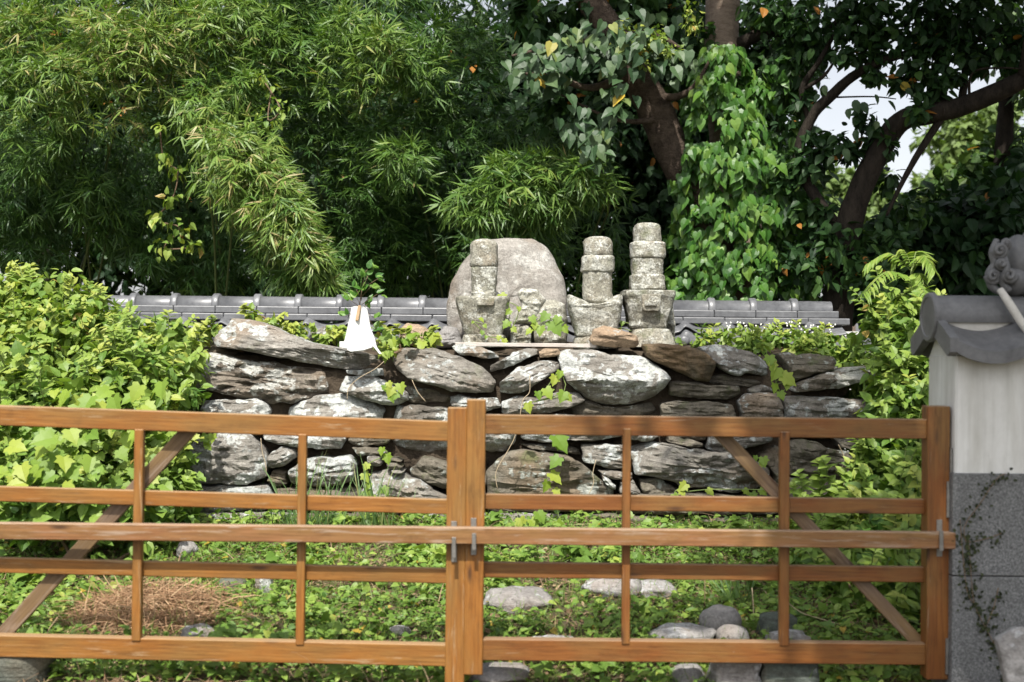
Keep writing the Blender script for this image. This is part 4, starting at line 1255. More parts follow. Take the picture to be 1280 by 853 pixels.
ground_rock(918, 858, .11, .09, .11, 'ground_stone', 'upright tan stone below the bottom rail beside the green slab', rot=.05, sink=.2, seed=9, boxy=.7)
ground_rock(985, 858, .13, .09, .10, 'green_stone', 'dark green slab below the bottom rail of the right leaf', rot=-.1, sink=.2, seed=10, boxy=.7)
ground_rock(860, 852, .07, .06, .05, 'cobble', 'low dark stone in the weeds under the bottom rail', rot=.3, sink=.3, seed=11)
ground_rock(247, 797, .075, .06, .04, 'ground_stone', 'small grey stone at the edge of the dry straw heap', rot=.2, sink=.3, seed=12)
ground_rock(233, 697, .055, .05, .045, 'ground_stone', 'grey shard leaning in weeds below the left brace', rot=.8, sink=.1, seed=13, tilt=.5, boxy=.6)
ground_rock(330, 739, .05, .04, .05, 'stone_pale', 'white shard in a dark hollow behind the left leaf', rot=.5, sink=.2, seed=14, boxy=.6)
ground_rock(290, 737, .07, .05, .04, 'green_stone', 'dark shard lying beside the white shard', rot=.1, sink=.25, seed=15, boxy=.5)
ground_rock(500, 792, .05, .04, .025, 'ground_stone', 'small flat stone half sunk behind the left leaf bottom rail', rot=.1, sink=.3, seed=16)
ground_rock(620, 846, .14, .10, .035, 'ground_stone', 'flat brown stone under the bottom rail by the meeting posts', rot=.2, sink=.3, seed=17)
ground_rock(335, 728, .04, .04, .03, 'stone_pale', 'pale pebble behind the white shard', rot=.6, sink=.3, seed=18)
ground_rock(690, 806, .12, .06, .03, 'ground_stone', 'low flat stone just above the bottom rail between cobble and posts', rot=.0, sink=.35, seed=19)
ground_rock(20, 848, .16, .10, .10, 'green_stone', 'dark square stone under the bottom rail below the straw heap', rot=.3, sink=.2, seed=20, boxy=.8)

def build_straw():
    c = G(175, 785)
    n = 2600
    a = RNG.random(n) * 2 * PI
    r = np.sqrt(RNG.random(n))
    x = c.x + np.cos(a) * r * .34 + RNG.normal(size=n) * .03
    y = c.y + .12 + np.sin(a) * r * .30
    h = .11 * (1 - r ** 2)
    z = np.array([gz(p, q) for p, q in zip(x, y)]) + RNG.random(n) * (h + .03)
    Y = RNG.normal(size=(n, 3)) * np.array((1, 1, .35))
    N = np.array((0, -.3, 1.0)) + RNG.normal(size=(n, 3)) * .5
    L = Leaves()
    L.add(L_BLADE, np.stack([x, y, z], 1), Y, N, RNG.uniform(.08, .22, n), np.clip(RNG.normal(.5, .25, n), 0, 1))
    n2 = 500
    x = c.x + RNG.normal(size=n2) * .4 - .05; y = c.y + .3 + RNG.normal(size=n2) * .35
    z = np.array([gz(p, q) for p, q in zip(x, y)]) + .03
    L.add(L_BLADE, np.stack([x, y, z], 1), RNG.normal(size=(n2, 3)) * np.array((1, 1, .2)), np.tile((0, 0, 1.0), (n2, 1)), RNG.uniform(.06, .16, n2), RNG.random(n2))
    o = L.build('straw_heap', M['straw'], None, None)
    props(o, 'heap of dry brown straw on the ground behind the left brace', 'straw heap')
build_straw()

# ------------------------------------------------------------------ ground cover
def rail_free(n, xr, yr):
    return RNG.uniform(*xr, n), RNG.uniform(*yr, n)

def build_ground_cover():
    L = Leaves()
    n = 60000
    x = RNG.uniform(-3.4, 3.2, n); y = 5.06 + RNG.random(n) ** 1.15 * 2.7
    keep = np.ones(n, bool)
    z = np.empty(n)
    c = G(175, 785)
    for i in range(n):
        z[i] = gz(x[i], y[i])
        v = noise.noise(Vector((x[i] * 2.1, y[i] * 2.1, 5))) + .6 * noise.noise(Vector((x[i] * 6, y[i] * 6, 9)))
        if v < -.16 and RNG.random() < .8: keep[i] = False
        if ((x[i] - c.x) / .36) ** 2 + ((y[i] - c.y - .12) / .30) ** 2 < 1: keep[i] = False
        if any(((x[i] - a) / rx) ** 2 + ((y[i] - b + .03) / ry) ** 2 < 1 for a, b, rx, ry in GROCKS): keep[i] = False
        if 7.55 < y[i] and -1.85 < x[i] < 2.15: keep[i] = False
    patch = np.array([noise.noise(Vector((a * 1.3, b * 1.3, 21))) for a, b in zip(x, y)])
    hmul = .05 + .05 * np.clip(patch + .3, 0, 1)
    pos = np.stack([x, y, z + RNG.random(n) ** 1.6 * hmul + .004], 1)[keep]
    m = len(pos)
    patch = patch[keep]
    Y = RNG.normal(size=(m, 3)) * np.array((1, 1, .35)) + np.array((0, -.2, -.05))
    N = np.array((0, -.35, 1.0)) + RNG.normal(size=(m, 3)) * .42
    size = RNG.uniform(.014, .046, m) * (1 + .5 * np.clip(patch, 0, 1))
    tint = np.clip(.5 + .3 * patch + RNG.normal(size=m) * .2, 0, .955)
    sel = RNG.random(m)
    tint = np.where(RNG.random(m) < .012, .99, tint)
    for proto, a, b, k in ((L_OVATE, 0, .35, 1.0), (L_SMALL, .35, .72, .75), (L_HEART, .72, .95, 1.0), (L_LOBED, .95, 1.01, 1.5)):
        q = (sel >= a) & (sel < b)
        L.add(proto, pos[q], Y[q], N[q], size[q] * k, tint[q])
    # taller mixed weeds standing out of the carpet in clumps
    for _ in range(520):
        wx, wy = RNG.uniform(-3.2, 3.0), 5.16 + RNG.random() * 2.35
        if noise.noise(Vector((wx * 1.6, wy * 1.6, 31))) < -.05: continue
        if ((wx - c.x) / .4) ** 2 + ((wy - c.y - .12) / .34) ** 2 < 1: continue
        if any(((wx - a) / (rx + .06)) ** 2 + ((wy - b + .08) / (ry + .12)) ** 2 < 1 for a, b, rx, ry in GROCKS): continue
        k = int(RNG.integers(7, 16)); hh = RNG.uniform(.05, .15)
        b0 = np.array((wx, wy, gz(wx, wy)))
        t = np.linspace(.3, 1, k)
        pos = b0 + np.stack([RNG.normal(size=k) * .022, RNG.normal(size=k) * .022, t * hh], 1)
        Yd = RNG.normal(size=(k, 3)) * np.array((1, 1, .25)) + np.array((0, -.2, 0))
        pr = (L_OVATE, L_LANCE, L_HEART, L_LOBED, L_OVATE)[int(RNG.integers(5))]
        L.add(pr, pos, Yd, np.tile((0, -.4, 1.0), (k, 1)) + RNG.normal(size=(k, 3)) * .3, RNG.uniform(.035, .075) * RNG.uniform(.7, 1.2, k), np.clip(RNG.uniform(.35, .9) + RNG.normal(size=k) * .08, 0, .955))
    # fine grassy blades
    n = 15000
    x = RNG.uniform(-3.2, 3.0, n); y = 5.08 + RNG.random(n) * 2.45
    z = np.array([gz(a, b) for a, b in zip(x, y)])
    Y = RNG.normal(size=(n, 3)) * np.array((.6, .6, .3)) + np.array((0, 0, .8))
    L.add(L_BLADE, np.stack([x, y, z], 1), Y, RNG.normal(size=(n, 3)) + np.array((0, -1, .5)), RNG.uniform(.05, .13, n), np.clip(RNG.normal(.5, .2, n), 0, .95))
    n = 9000
    x = RNG.uniform(-3.2, 3.0, n); y = 4.8 + RNG.random(n) * 2.8
    z = np.array([gz(a, b) for a, b in zip(x, y)]) + .01
    LT = Leaves()
    LT.add(L_OVATE, np.stack([x, y, z], 1), RNG.normal(size=(n, 3)) * np.array((1, 1, .2)), np.tile((0, -.2, 1.0), (n, 1)) + RNG.normal(size=(n, 3)) * .4, RNG.uniform(.015, .045, n), RNG.random(n))
    n = 6000
    x = RNG.uniform(-3.2, 3.0, n); y = 4.8 + RNG.random(n) * 2.8
    z = np.array([gz(a, b) for a, b in zip(x, y)]) + .015
    LT.add(L_BLADE, np.stack([x, y, z], 1), RNG.normal(size=(n, 3)) * np.array((1, 1, .25)), np.tile((0, -.2, 1.0), (n, 1)), RNG.uniform(.08, .22, n), RNG.random(n))
    lo = LT.build('leaf_litter', M['litter'], None)
    props(lo, 'brown dead leaves and straws scattered among the weeds', 'leaf litter')
    o = L.build('ground_weeds', M['lf_ground'], None)
    props(o, 'low green weeds and creepers covering the ground inside the gate', 'weeds')
build_ground_cover()

def tuft(px, py, n, h, label, spread=.05, lean=.4):
    p = G(px, py)
    L = Leaves()
    pos = np.array(p) + RNG.normal(size=(n, 3)) * np.array((spread, spread * .6, 0))
    Y = RNG.normal(size=(n, 3)) * lean + np.array((0, -.1, 1.0))
    L.add(L_BLADE, pos, Y, RNG.normal(size=(n, 3)) + np.array((0, -1, .4)), RNG.uniform(h * .5, h, n), RNG.uniform(.1, .9, n))
    o = L.build('grass_tuft', M['lf_grass'], None, None)
    props(o, label, 'grass', 'grass tufts before the stone wall')
tuft(405, 668, 60, .50, 'long thin grass tuft arching before the stone wall under the slim rail', .10)
tuft(355, 668, 40, .36, 'grass tuft growing beside the pale square block', .08)
tuft(470, 668, 40, .45, 'upright grass tuft by the dark gap left of the meeting posts', .06, .25)
tuft(920, 760, 44, .28, 'dry grass tuft behind the rounded cobbles', .05, .6)

# ------------------------------------------------------------------ leafy shrubs and vines
def shrub(name, label, cat, balls, proto, mat, size, base, tint=.5, dens=1.0, group=None, stems=4, extra=None, per=22, shoot=7, shoot_len=.24, **kw):
    """balls: (px, py, depth, radius px)"""
    root = thing(name, base, label, cat, group)
    L = Leaves()
    for px, py, d, rp in balls:
        c = P(px, py, d); r = rp * d / FPX
        nc = max(3, int(dens * 9 * (rp / 40) ** 1.6))
        clumped(L, proto, c, (r, r * .8, r), nc, r * .42 + .03, per, size, tint, **kw)
    sg = shoots(L, proto, balls, int(len(balls) * shoot), size * 1.05, min(.9, tint + .15), shoot_len) if shoot else []
    L.build('foliage', mat, root)
    if sg:
        so = part('shoot_stems', *join_geo(sg), M['stem'], root, True); so['kind'] = 'stuff'
    if extra is not None: extra(root)
    geos = []
    for k in range(stems):
        px, py, d, rp = balls[k % len(balls)]
        e = P(px, py, d)
        b = Vector(base) + rv(.06); b.z = base[2] - .02
        geos.append(tube_geo([b, (b + e) / 2 + rv(.05), e], [.012, .009, .004], 6, 4))
    for V, F in geos: part('stem', V, F, M['twig'], root, True)
    return root

def gbase(px, d):
    x = P(px, 500, d).x
    return (x, d, gz(x, d))

LB = 'leafy shrubs left of the stone wall'
def fr_leaves(spots, size, kind='lobed', mat='lf_vine_o', proto=None):
    def f(root):
        for px, py, d in spots:
            p = P(px + random.gauss(0, 4), py + random.gauss(0, 4), d)
            leaf_part(kind, proto or L_LOBED, M[mat], root, p, Vector((random.gauss(0, .6), -.5, -.6 + random.gauss(0, .4))), Vector((random.gauss(0, .35), -.75, .7)), size * random.uniform(.7, 1.2))
    return f
def spots(n, x0, x1, y0, y1, d0, d1):
    return [(random.uniform(x0, x1), random.uniform(y0, y1), random.uniform(d0, d1)) for _ in range(n)]

shrub('leafy_shrub', 'rounded yellow green shrub rising above the end of the tiled wall', 'shrub',
      [(25, 392, 8.1, 44), (85, 395, 8.1, 40), (130, 415, 8.0, 38), (75, 430, 7.8, 46), (15, 440, 7.8, 48), (145, 442, 7.7, 36), (30, 368, 8.3, 22), (105, 382, 8.2, 20), (-40, 410, 8, 56)],
      L_OVATE, M['lf_bush'], .064, gbase(80, 8.1), .62, 2.3, LB, per=34, shoot=8, shoot_len=.15)
shrub('leafy_shrub', 'bright shrub with pointed leaves pressing against the log shaped slab', 'shrub',
      [(180, 445, 7.6, 34), (215, 465, 7.5, 32), (175, 480, 7.3, 42), (215, 430, 7.75, 20), (235, 450, 7.7, 16), (205, 500, 7.3, 36), (140, 470, 7.4, 42), (120, 505, 7.2, 40), (232, 520, 8.1, 26), (228, 560, 8.1, 26), (232, 600, 8.1, 26), (225, 640, 8.0, 26), (238, 480, 8.2, 20)],
      L_OVATE, M['lf_bush'], .070, gbase(190, 7.4), .55, 2.3, LB, per=32, shoot_len=.16)
shrub('climbing_vine', 'lobed leaf vine sprawling behind the left gate leaf', 'vine',
      [(25, 490, 7.2, 50), (60, 540, 7.0, 50), (10, 560, 6.8, 45), (110, 550, 7.0, 40), (60, 590, 6.8, 40), (150, 590, 7.0, 35), (190, 560, 7.2, 32), (200, 610, 7.1, 30), (110, 620, 6.8, 34), (20, 620, 6.7, 40), (160, 640, 6.9, 30), (-40, 560, 6.9, 60)],
      L_LOBED, M['lf_bush'], .066, gbase(80, 6.9), .55, 2.0, LB, per=22,
      extra=fr_leaves(spots(60, -5, 215, 480, 640, 6.35, 6.9) + spots(26, 0, 90, 540, 610, 6.2, 6.5), .095))
shrub('low_shrub', 'dark leafed low shrub beneath the lobed vine', 'shrub',
      [(40, 640, 6.5, 36), (100, 655, 6.5, 34), (180, 655, 6.7, 30), (230, 640, 7.1, 24), (215, 590, 7.3, 24)], L_HEART, M['lf_ground'], .07, gbase(100, 6.6), .4, 1.2, LB, per=18)

RB = 'leafy plants right of the stone wall'
shrub('leafy_shrub', 'bright leafy shrub between the stone wall and the gate pillar', 'shrub',
      [(1125, 440, 7.6, 36), (1115, 490, 7.5, 36), (1145, 470, 7.4, 34), (1130, 540, 7.3, 38), (1150, 520, 7.2, 30), (1110, 570, 7.2, 34), (1140, 590, 7.1, 34), (1105, 410, 7.9, 26), (1140, 400, 7.8, 26), (1165, 560, 7.3, 30), (1170, 450, 7.6, 26), (1090, 540, 8.2, 24), (1085, 580, 8.2, 24), (1092, 500, 8.2, 20), (1086, 620, 8.1, 26), (1076, 494, 8.3, 20), (1064, 508, 8.4, 18)],
      L_OVATE, M['lf_bush'], .070, gbase(1130, 7.4), .5, 2.2, RB, per=30)
shrub('low_shrub', 'broad leafed low plants before the right end of the stone wall', 'shrub',
      [(1080, 640, 7.0, 36), (1040, 640, 7.2, 26), (1120, 630, 6.9, 36), (1150, 650, 6.7, 32), (1085, 610, 7.2, 22), (1100, 680, 6.6, 34), (1140, 690, 6.4, 34), (1045, 680, 6.8, 28), (1010, 665, 7.1, 22)],
      L_HEART, M['lf_ground'], .07, gbase(1090, 6.9), .55, 1.3, RB, per=18, extra=fr_leaves(spots(26, 1030, 1150, 640, 720, 6.2, 6.6), .12, 'heart', 'lf_ivy_o', L_HEART))
shrub('low_shrub', 'leafy weeds growing behind the braced end of the right leaf', 'shrub',
      [(1080, 740, 6.0, 34), (1130, 730, 6.0, 34), (1040, 720, 6.3, 26), (1120, 775, 5.8, 26), (1000, 705, 6.6, 22), (1150, 760, 5.9, 26)], L_OVATE, M['lf_ground'], .07, gbase(1090, 6.1), .5, 1.1, RB, per=16)

# pinnate sapling standing up at the right end of the tiled wall
def build_pinnate():
    base = gbase(1135, 7.9)
    root = thing('pinnate_sapling', base, 'tall sapling with arching feathery leaves at the end of the tiled wall', 'sapling')
    top = P(1140, 335, 7.9)
    V, F = tube_geo([Vector(base), P(1128, 480, 7.9), P(1132, 400, 7.9), top], [.02, .016, .010, .005], 7, 5)
    part('stem', V, F, M['stem'], root, True)
    fr = [(1140, 340, 1085, 322), (1140, 338, 1168, 330), (1138, 350, 1080, 358), (1142, 345, 1160, 372), (1136, 370, 1085, 392), (1136, 365, 1165, 380), (1134, 390, 1095, 420), (1134, 385, 1160, 408), (1140, 336, 1118, 318), (1134, 400, 1155, 440), (1140, 340, 1150, 318), (1134, 410, 1090, 440)]
    for xa, ya, xb, yb in fr:
        L = Leaves()
        a, e = P(xa, ya, 7.9), P(xb, yb, 7.9 + random.uniform(-.3, .2))
        m = (a + e) / 2 + Vector((0, 0, .07))
        e = e - Vector((0, 0, .04))
        pts, _ = catmull([a, m, e], [1, 1, 1], 9)
        V, F = tube_geo([a, m, e], [.004, .003, .0015], 5, 4)
        axis = part('leaf_stalk', V, F, M['stem'], root, True)
        for i in range(3, len(pts)):
            d = (pts[i] - pts[i - 1]).normalized()
            side = d.cross(Vector((0, 0, 1))).normalized()
            for s in (-1, 1):
                Yv = side * s + d * .55 + Vector((0, 0, -.35))
                L.add(L_LANCE, [tuple(pts[i])], [tuple(Yv)], [(random.gauss(0, .3), -.5, 1)], [random.uniform(.075, .12)], [random.uniform(.3, 1)])
        L.build('leaflets', M['lf_pinnate'], axis)
build_pinnate()

# plants rooted on top of the mound
MT = 'plants rooted on the stone mound'
def mound_base(px, d): 
    x = P(px, 440, d).x
    return (x, d, 1.36)
def flowers(root):
    geos = []
    for _ in range(70):
        p = P(random.uniform(905, 1045), random.uniform(404, 420), random.uniform(8.3, 8.8))
        geos.append(tube_geo([p, p + Vector((random.gauss(0, .004), 0, .012))], [.006, .004], 5, 1))
    o = part('tiny_flowers', *join_geo(geos), M['flower'], root, True)
    o['kind'] = 'stuff'
shrub('flowering_weeds', 'light green weeds with tiny white flowers on the mound right of the stupas', 'weeds',
      [(890, 434, 8.4, 15), (920, 429, 8.4, 18), (955, 429, 8.4, 19), (990, 433, 8.4, 20), (1025, 438, 8.3, 21), (1055, 443, 8.3, 18), (870, 432, 8.4, 14), (940, 432, 8.2, 18), (1005, 440, 8.15, 18), (1070, 448, 8.2, 18), (1085, 470, 8.0, 20)],
      L_SMALL, M['lf_bush'], .06, mound_base(970, 8.4), .62, 2.2, MT, extra=flowers, per=34, shoot=3, shoot_len=.09)
shrub('mound_vine', 'yellow green vine creeping behind the long top slab', 'vine',
      [(310, 400, 8.3, 10), (340, 406, 8.3, 9), (270, 412, 8.0, 9), (375, 420, 8.2, 11), (400, 425, 8.2, 11), (365, 424, 8.1, 10), (420, 424, 8.2, 12), (250, 420, 8.0, 12)],
      L_HEART, M['lf_bush'], .045, mound_base(340, 8.3), .75, 2.4, MT, stems=3, per=20, shoot=2, shoot_len=.08)
shrub('mound_vine', 'bright yellow green leaves beside the white folded paper', 'vine',
      [(478, 428, 7.9, 16), (500, 430, 7.95, 14), (512, 424, 8.0, 10), (487, 440, 7.72, 10), (540, 420, 8.0, 7), (533, 428, 8.0, 8)],
      L_HEART, M['lf_bush'], .045, mound_base(490, 7.95), .85, 1.3, MT, stems=3, per=12, shoot=1, shoot_len=.07,
      extra=fr_leaves([(477, 420, 7.8), (489, 430, 7.7), (507, 425, 7.8), (496, 436, 7.7), (483, 434, 7.75), (513, 418, 7.8), (531, 430, 7.9), (545, 412, 7.95)], .075))

def sprig(label, leaves, d, size, stem=None, name='vine_sprig'):
    """a short vine: each leaf its own piece"""
    p0 = P(leaves[0][0], leaves[0][1], d)
    root = thing(name, p0, label, 'vine', 'vine sprigs on the stones')
    ch = [P(x, y, d + .02) for x, y, *_ in leaves]
    if stem: ch = [P(x, y, d + .03) for x, y in stem]
    if len(ch) > 1: tube('stem', ch, [.003] * len(ch), M['stem'], root, 5, 3)
    for L_ in leaves:
        x, y = L_[:2]
        k = L_[2] if len(L_) > 2 else 1.0
        leaf_part('lobed', L_LOBED, M['lf_vine_o'], root, P(x, y, d), Vector((random.gauss(0, .6), -.35, -.8)), Vector((random.gauss(0, .35), -.85, .5)), size * k * random.uniform(.6, .95))
sprig('bright vine leaves hanging in the crevice under the white paper', [(485, 478), (490, 484), (496, 490), (488, 494), (480, 482), (500, 480)], 7.52, .075)
sprig('vine leaves spread over the flat stone behind the right leaf top rail', [(672, 490), (682, 486), (694, 470), (700, 464), (705, 490), (660, 504), (708, 494)], 7.44, .085)
sprig('single lobed leaf showing just below the top rail', [(694, 545, 1.3), (697, 556, .8)], 7.45, .11)
sprig('chain of lobed leaves hanging over the broad dark stone', [(699, 572, 1.1), (688, 592, 1.2), (684, 602), (693, 612, .8)], 7.42, .10)
sprig('drooping yellow green vine leaves beside the flat lichened stone', [(965, 452), (972, 460, 1.2), (978, 470, 1.3), (968, 480, 1.2), (985, 478), (975, 490, .8), (962, 445)], 7.5, .085)
sprig('small leaf cluster on top of the pale square block', [(252, 545), (260, 549), (266, 543), (258, 556)], 7.42, .075)
sprig('leafy vine stem climbing beside the dark gap', [(478, 560), (484, 568, 1.2), (460, 580), (455, 592), (462, 604), (455, 614), (466, 620), (478, 610)], 7.45, .075)
sprig('vine leaves draped across the small round topped stone', [(664, 396), (668, 404), (684, 392, 1.2), (690, 402, 1.5), (698, 396, 1.2), (664, 412), (676, 408), (704, 408)], 8.02, .085, name='vine_sprig')
sprig('fine vine growing up the front of the short stupa', [(600, 398, .6), (605, 406, .7), (592, 402, .5), (603, 414, .5), (608, 420, .5), (630, 424, .8), (624, 420, .7)], 8.05, .07)
sprig('vine leaves behind the right corner of the short stupa', [(626, 368), (632, 376, .9), (638, 388), (636, 402), (640, 410, .9), (648, 384, .7), (620, 375, .8)], 8.12, .075)
sprig('small leaves at the foot of the tallest stupa', [(778, 402, .8), (846, 424, .7), (852, 430, .7), (775, 410, .7)], 8.2, .07)
sprig('leaf shoots at the bottom of the wall under the broad dark stone', [(640, 655), (650, 648), (664, 650, 1.2), (672, 640), (696, 652, 1.2), (720, 660), (740, 655), (656, 660), (630, 662)], 7.3, .10)
sprig('thin leaved seedling in the dark recess right of the long stone', [(944, 570, .8), (954, 572, .9), (938, 578, .7), (950, 612, .8), (940, 616, .9), (930, 612, .7), (952, 580, .6)], 7.44, .075, [(952, 600), (951, 570)])
sprig('leaves before the dark wall foot behind the second upright', [(850, 612), (858, 605, .9), (842, 618, .8), (884, 612, .8), (996, 612, .9), (990, 604, .8)], 7.4, .085)

# dry hanging vines on the stones
def dry_vine(pts, d, label, r=.0022):
    V, F = tube_geo([P(x, y, d) for x, y in pts], [r] * len(pts), 5, 4)
    solo('dry_vine', V, F, M['drystem'], label, 'vine', 'dry vine stems on the stone wall')
dry_vine([(1048, 556), (1056, 574), (1052, 588), (1056, 602), (1049, 622), (1050, 645)], 7.40, 'pale dry vine stem hanging over the dark right end stones', .003)
dry_vine([(480, 452), (468, 462), (450, 472), (436, 485), (434, 500)], 7.50, 'dry vine stem crossing the slab under the white paper')
dry_vine([(648, 520), (644, 545), (634, 565), (620, 590), (622, 612)], 7.42, 'dry vine stem hanging right of the meeting posts')
dry_vine([(326, 548), (328, 566), (332, 580), (333, 594)], 7.38, 'dry vine stem beside the pale square block')
dry_vine([(662, 470), (662, 490), (654, 500), (650, 520)], 7.42, 'short dry stem below the tilted pale stone')
dry_vine([(745, 575), (741, 592), (742, 604), (736, 618)], 7.38, 'withered stem in front of the broad dark stone')
dry_vine([(515, 475), (522, 490), (532, 502)], 7.46, 'short dry stem under the tilted lichened slab')
dry_vine([(975, 745), (1000, 765), (1030, 775), (1065, 785)], 5.75, 'dry stalk fallen among weeds behind the right leaf')
dry_vine([(940, 735), (942, 770), (938, 800)], 5.75, 'upright dry stalk behind the stone pile')

# withered creeper climbing the granite base
def build_creeper():
    d = 4.945
    root = thing('creeper', P(1258, 845, d), 'small dark creeper climbing the granite base of the gate pillar', 'creeper')
    paths = [[(1262, 850), (1248, 815), (1232, 785), (1218, 755), (1214, 720), (1212, 690), (1210, 670)],
             [(1212, 690), (1205, 660), (1225, 630), (1245, 600), (1257, 592)], [(1212, 678), (1232, 674), (1252, 667)], [(1232, 785), (1242, 760), (1248, 735)], [(1218, 755), (1208, 735), (1200, 650)]]
    geos = [tube_geo([P(x, y, d) for x, y in p], [.0016] * len(p), 5, 3) for p in paths]
    part('stem', *join_geo(geos), M['twig'], root, True)
    L = Leaves()
    for p, k in zip(paths, (190, 60, 24, 40, 44)):
        q, _ = catmull([P(x, y, d) for x, y in p], [1] * len(p), 12)
        pos = np.array([tuple(q[RNG.integers(len(q))]) for _ in range(k)]) + RNG.normal(size=(k, 3)) * np.array((.018, .003, .018))
        L.add(L_OVATE, pos, RNG.normal(size=(k, 3)) * np.array((1, .2, 1)), np.tile((0, -1, .3), (k, 1)) + RNG.normal(size=(k, 3)) * .3, RNG.uniform(.009, .02, k), RNG.uniform(0, 1, k))
    L.build('foliage', M['lf_creeper'], root)
build_creeper()

# ------------------------------------------------------------------ bamboo
def plume(L, a, b, rad, fans, tint, arch=.25, droop=.25, lsize=.14, per=7):
    """an arching bamboo branch set with fans of narrow leaves"""
    a, b = np.array(a, float), np.array(b, float)
    m = (a + b) / 2 + np.array((0, 0, arch))
    t = RNG.random(fans) ** .75
    ax = ((1 - t) ** 2)[:, None] * a + (2 * t * (1 - t))[:, None] * m + (t ** 2)[:, None] * b
    tg = nrm(2 * (1 - t)[:, None] * (m - a) + 2 * t[:, None] * (b - m))
    od = rdir(fans)
    od = nrm(od - .6 * (od * tg).sum(1, keepdims=True) * tg)
    rr = rad * (.25 + .75 * np.sin(PI * np.clip(t * .8 + .18, 0, 1))) * RNG.random(fans) ** .5
    o = ax + od * rr[:, None] + np.array((0, 0, -1)) * (droop * (rr / max(rad, .01)) ** 2 * rad)[:, None]
    fd = nrm(tg * .55 + od * .75 + np.array((0, -.15, -.35)) + RNG.normal(size=(fans, 3)) * .25)
    fn = nrm(np.array((0, -.45, .8)) + RNG.normal(size=(fans, 3)) * .5)
    sd = nrm(np.cross(fd, fn))
    th = np.linspace(-1.25, 1.25, per)
    pos = np.repeat(o, per, 0)
    ang = np.tile(th, fans) + RNG.normal(size=fans * per) * .16
    Y = np.repeat(fd, per, 0) * np.cos(ang)[:, None] + np.repeat(sd, per, 0) * np.sin(ang)[:, None] + np.array((0, 0, -.22)) + RNG.normal(size=(fans * per, 3)) * .12
    N = np.repeat(fn, per, 0) + RNG.normal(size=(fans * per, 3)) * .35
    keep = RNG.random(fans * per) < .9
    size = (lsize * RNG.uniform(.6, 1.25, fans * per)) * np.repeat(RNG.uniform(.75, 1.15, fans), per)
    ti = np.clip(np.repeat(np.clip(tint + RNG.normal(size=fans) * .12, 0, 1), per) + RNG.normal(size=fans * per) * .10, 0, 1)
    L.add(L_BAMBOO, pos[keep], Y[keep], N[keep], size[keep], ti[keep])
    return [Vector(a), Vector(m), Vector(b)]

